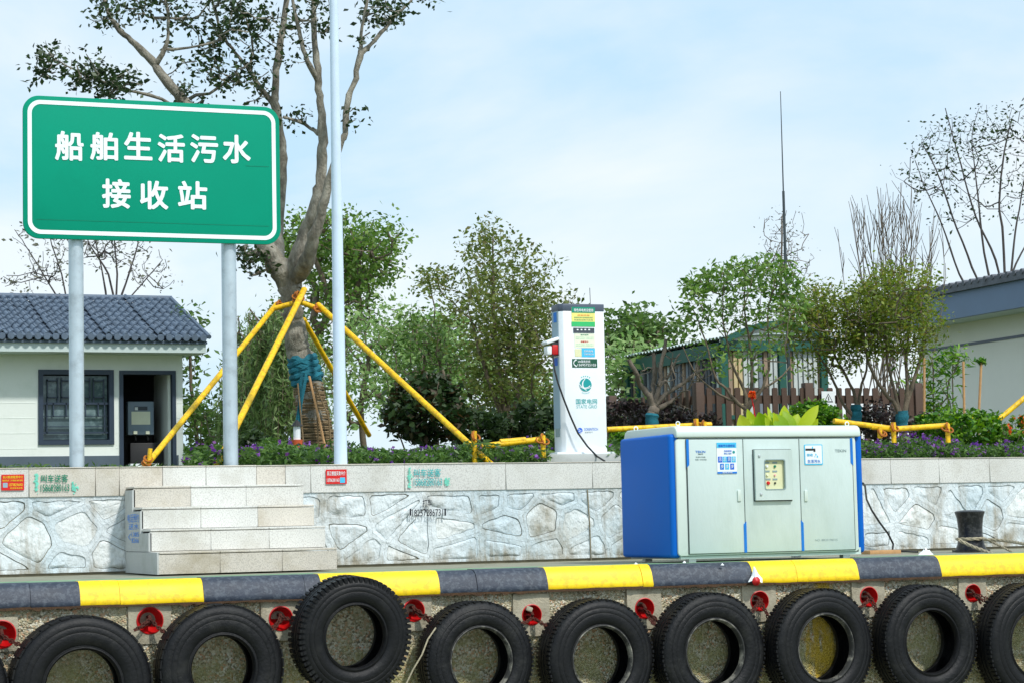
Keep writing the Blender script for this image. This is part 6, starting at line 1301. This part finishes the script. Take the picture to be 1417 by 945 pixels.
# bare tree behind the booth
lbt = [[(x, y, 26, r*.45) for x, y, r in a] for a in [[(160, 430, 4), (150, 380, 3), (125, 340, 2), (110, 300, 1.2)], [(160, 430, 4), (162, 380, 3), (158, 330, 2), (160, 290, 1)], [(162, 430, 4), (178, 380, 3), (190, 340, 2), (196, 300, 1)], [(90, 430, 3), (60, 380, 2.2), (35, 340, 1.6), (20, 318, 1)], [(95, 430, 3), (85, 380, 2.4), (72, 340, 1.8), (66, 310, 1)], [(150, 430, 4), (140, 370, 2.4), (128, 320, 1.6)], [(165, 430, 3), (195, 395, 2), (225, 360, 1.2)], [(98, 430, 3), (110, 380, 2), (100, 330, 1.2)]]]
tree('bare_tree', 'leafless many stemmed tree behind the booth roof under the green sign', 'tree', [(130, 620, 26, 6), (130, 440, 26, 5)], [(160, 330, 26, 44, 44, 2, 90), (90, 345, 26, 44, 40, 2, 60), (205, 365, 26, 24, 30, 1.5, 24), (60, 380, 26, 30, 30, 1.6, 24), (20, 390, 26, 26, 14, 1.4, 14), (30, 325, 26, 16, 16, 1, 8), (230, 380, 26, 14, 20, 1, 8)], M['barkdark'], LF['grey'], nl=2, size=.08, spread=.14, rt=.006, ex=.4, step=.22, leafthr=1, limbs=lbt, seed=20, bias=.1)
tree('roadside_tree', 'slender green leaved tree just right of the booth corner', 'tree', [(276, 645, 21, 4), (272, 600, 21, 3), (266, 540, 21, 2.4), (262, 480, 21, 2)], [(262, 445, 21, 14, 18, .8, 10), (270, 500, 21, 22, 24, 1, 8), (265, 560, 21, 20, 26, 1, 22), (290, 590, 21, 34, 22, 1.2, 34), (280, 620, 21, 30, 18, 1.2, 24)], M['bark2'], LF['mid'], nl=10, size=.12, spread=.15, rt=.006, step=.2, leafthr=2, seed=22)
tree('roadside_tree', 'bare thin twigs rising low between the two yellow props', 'tree', [(312, 645, 16, 2), (312, 630, 16, 2)], [(300, 590, 16, 20, 30, .6, 16), (325, 600, 16, 18, 26, .6, 12)], M['barkgrey'], LF['mid'], nl=0, rt=.005, step=.2, seed=23)
bush('garden_bush', 'dark green bush at the foot of the willow', 'bush', [(352, 620, 9, 20, 26, .4, 700), (385, 626, 9, 26, 18, .4, 600)], LF['dark'], .075, seed=24)
bush('clipped_hedge', 'dark purple leaved hedge between the pillar and the pruned tree', 'hedge', [(870, 580, 7.2, 34, 26, .5, 1500), (925, 582, 7.4, 36, 26, .5, 1500), (975, 590, 7.4, 26, 20, .4, 700)], LF['hedge'], .06, seed=25)
bush('clipped_hedge', 'dark purple leaved hedge between the two teal banded olive trees', 'hedge', [(1215, 585, 7.6, 34, 30, .4, 1200), (1275, 592, 7.6, 24, 24, .4, 600)], LF['hedge'], .06, seed=26)
bush('round_shrub', 'round deep green shrub under the warning sign', 'bush', [(1125, 580, 5.8, 38, 26, .4, 1700), (1150, 590, 5.8, 22, 20, .3, 500)], LF['shrub'], .06, seed=27)
bush('round_shrub', 'broad bright edged green shrub in front of the grey pavilion wall', 'bush', [(1345, 598, 5.6, 52, 30, .6, 2600), (1300, 590, 5.9, 28, 24, .4, 900), (1385, 612, 5.4, 24, 20, .4, 700)], LF['shrub'], .062, seed=28, flowers=(LF['yellow'], 40, .03))
bush('orange_flower_bush', 'small bush with orange flowers at the right edge of the wall', 'bush', [(1405, 600, 4.6, 18, 26, .3, 600)], LF['shrub'], .05, seed=29, flowers=(LF['orange'], 90, .05))
bush('green_bush', 'fine green bush at the left foot of the charging pillar', 'bush', [(765, 612, 4.4, 22, 20, .3, 900), (750, 560, 10, 30, 40, .6, 900)], LF['mid'], .06, .3, seed=30)
bush('green_bush', 'low green plant beside the cabinet top and pillar base', 'bush', [(858, 612, 4.6, 22, 18, .3, 700)], LF['shrub'], .055, seed=31)
# bamboo and stakes before the pavilion
tree('bamboo', 'slim bamboo clump with drooping leaves against the pavilion wall', 'plant', [(1290, 620, 9, 1.4), (1292, 560, 9, 1.2), (1290, 500, 9, 1)], [(1295, 500, 9, 28, 14, .5, 12), (1285, 540, 9, 22, 30, .5, 24), (1315, 500, 9, 12, 8, .3, 4), (1300, 575, 9, 22, 20, .5, 14)], M['bark2'], LF['shrub'], nl=8, size=.11, spread=.11, aspect=.25, rt=.004, step=.15, seed=33, limbs=[[(1318, 620, 9, 1.2), (1319, 560, 9, 1.1), (1318, 495, 9, 1)], [(1308, 620, 9, 1.2), (1312, 560, 9, 1), (1306, 505, 9, .8)]], tn='stem')
for k, (x0, y0, x1, y1, lb) in enumerate([(1335, 600, 1333, 500, 'plain bamboo stake left of the leaf tufted one by the pavilion wall'), (1353, 605, 1358, 500, 'bamboo stake topped with a small green tuft before the pavilion wall'), (1279, 600, 1279, 495, 'yellow bamboo stake beside the brown corner post')]):
    a, b_ = P(x0, y0, 8), P(x1, y1, 8); t = thing('garden_stake', a, lb, 'stake', 'bamboo stakes by the pavilion'); MB().tube([a, b_], .016, 7).build('cane', M['wood'], t, smooth=True)
    if k == 1: leaf_object('leaf_tuft', leaves(ell(b_, (.07, .05, .05), 60, RNG), .07), LF['shrub'], t)
# yellow green canna leaves behind the cabinet
def big_leaf(b, base, tip, wid, rng, curl=.1):
    base, tip = Vector(base), Vector(tip); d = tip-base; L_ = d.length; side = d.cross(Vector((rng.uniform(-.4, .4), -1, .1))).normalized(); nrm = side.cross(d.normalized()); n = 8; vs = []
    for i in range(n+1):
        f = i/n; w_ = wid*max(.02, math.sin(math.pi*min(1, f*.97+.03)**1.15))**.75; c = base+d*f+nrm*(-curl*L_*f*f); vs += [c-side*w_+nrm*w_*.35, c, c+side*w_+nrm*w_*.35]
    fs = []
    for i in range(n): a = i*3; fs += [(a, a+1, a+4, a+3), (a+1, a+2, a+5, a+4)]
    b.add(vs, fs)
rg = random.Random(12); CYp = 4.2; cn = thing('canna_plant', P(1085, 592, CYp), 'broad leaved yellow green plant just behind the cabinet lid', 'plant')
LV = [(1034, 596, 1024, 574), (1040, 596, 1029, 580), (1046, 594, 1036, 568), (1050, 596, 1058, 572), (1058, 596, 1049, 570), (1064, 594, 1074, 567), (1070, 596, 1060, 578), (1076, 594, 1070, 571), (1082, 596, 1088, 562), (1088, 594, 1077, 574), (1092, 596, 1106, 573), (1098, 594, 1090, 569), (1100, 592, 1134, 561), (1104, 596, 1120, 577), (1112, 597, 1132, 580), (1108, 594, 1103, 576), (1066, 597, 1040, 583), (1084, 597, 1066, 584)]
for i, (x0, y0, x1, y1) in enumerate(LV):
    b = MB(); Yv = CYp+rg.uniform(-.15, .15); big_leaf(b, P(x0, y0+10, Yv), P(x1, y1-1, Yv-rg.uniform(0, .12)), rg.uniform(.045, .085), rg, rg.uniform(-.1, .45)); b.build('leaf', LF['bird'], cn, smooth=True, angle=80, recalc=False)
b = MB(); b.tube([P(1046, 590, 5.0), P(1043, 565, 5.0), P(1040, 548, 5.0)], .008, 5); rf = thing('red_flower', P(1044, 590, 5.0), 'single orange red flower head beside the young tree trunk', 'flower'); b.build('stem', M['redpaint'], rf); leaf_object('petal', leaves(ell(P(1041, 546, 5.0), (.035, .03, .04), 60, RNG), .05, .7), LF['orange'], rf)

# ================================================================== FLOWER BEDS, GRASS
def bed(name, label, x0, x1, Y0, Y1, toppx, n, nf, seed):
    rng = np.random.default_rng(seed); px = rng.uniform(x0, x1, n); Yv = rng.uniform(Y0, Y1, n); C = np.empty((n, 3))
    X = np.array([P(a, 630, y).x for a, y in zip(px, Yv)]); zt = np.array([P(a, toppx(a), y).z for a, y in zip(px, Yv)])
    cl_ = np.array([mn.noise(Vector((x*2.2, y*2.2, seed))) for x, y in zip(X, Yv)])
    zt = .8+(zt-.8)*(.75+.45*cl_)
    C[:, 0] = X; C[:, 1] = Yv; C[:, 2] = .76+(zt-.76)*rng.uniform(0, 1, n)**.7
    o = leaf_object(name, leaves(C, .07, .28, up=.0, rng=rng), LF['ground'], loc=(float(X.mean()), (Y0+Y1)/2, .76)); tag(o, label, 'flower bed', kind='stuff')
    k = rng.integers(0, n, nf); F = C[k].copy(); F[:, 2] = .76+(zt[k]-.76)*rng.uniform(.55, 1.08, nf); F = np.repeat(F, 4, 0)+rng.normal(size=(nf*4, 3))*.012
    f = leaf_object('flowers', leaves(F, .034, .8, rng=rng), LF['purple'], loc=(float(X.mean()), (Y0+Y1)/2, .8)); tag(f, label.replace('green foliage', 'small purple flowers scattered'), 'flowers', kind='stuff')
bed('flower_bed', 'low green foliage between the booth and the charging pillar', 255, 762, 3.1, 6.5, lambda a: 612-6*math.sin(a*.02), 34000, 520, 41)
bed('flower_bed', 'low green foliage right of the cabinet below the yellow rails', 1190, 1425, 3.1, 5.2, lambda a: 604+(6 if a > 1330 else 0), 12000, 520, 42)
bed('flower_bed', 'low green foliage strip between the pillar and the cabinet', 838, 1190, 3.2, 4.6, lambda a: 606, 6000, 60, 43)
def grass(name, label, x0, x1, Y0, Y1, top, n, seed):
    rng = np.random.default_rng(seed); px = rng.uniform(x0, x1, n); Yv = rng.uniform(Y0, Y1, n); X = np.array([P(a, 640, y).x for a, y in zip(px, Yv)]); zt = np.array([P(a, top, y).z for a, y in zip(px, Yv)])
    C = np.stack([X, Yv, .76+(zt-.76)*rng.uniform(0, 1, n)*(.4+.6*rng.uniform(0, 1, n))], 1); tag(leaf_object(name, leaves(C, .07, .2, up=0, rng=rng), LF['ground'], loc=(float(X.mean()), Y0, .76)), label, 'grass', kind='stuff')
grass('grass', 'fringe of short grass above the coping in front of the booth', -10, 250, 3.05, 3.6, 641, 2600, 44)
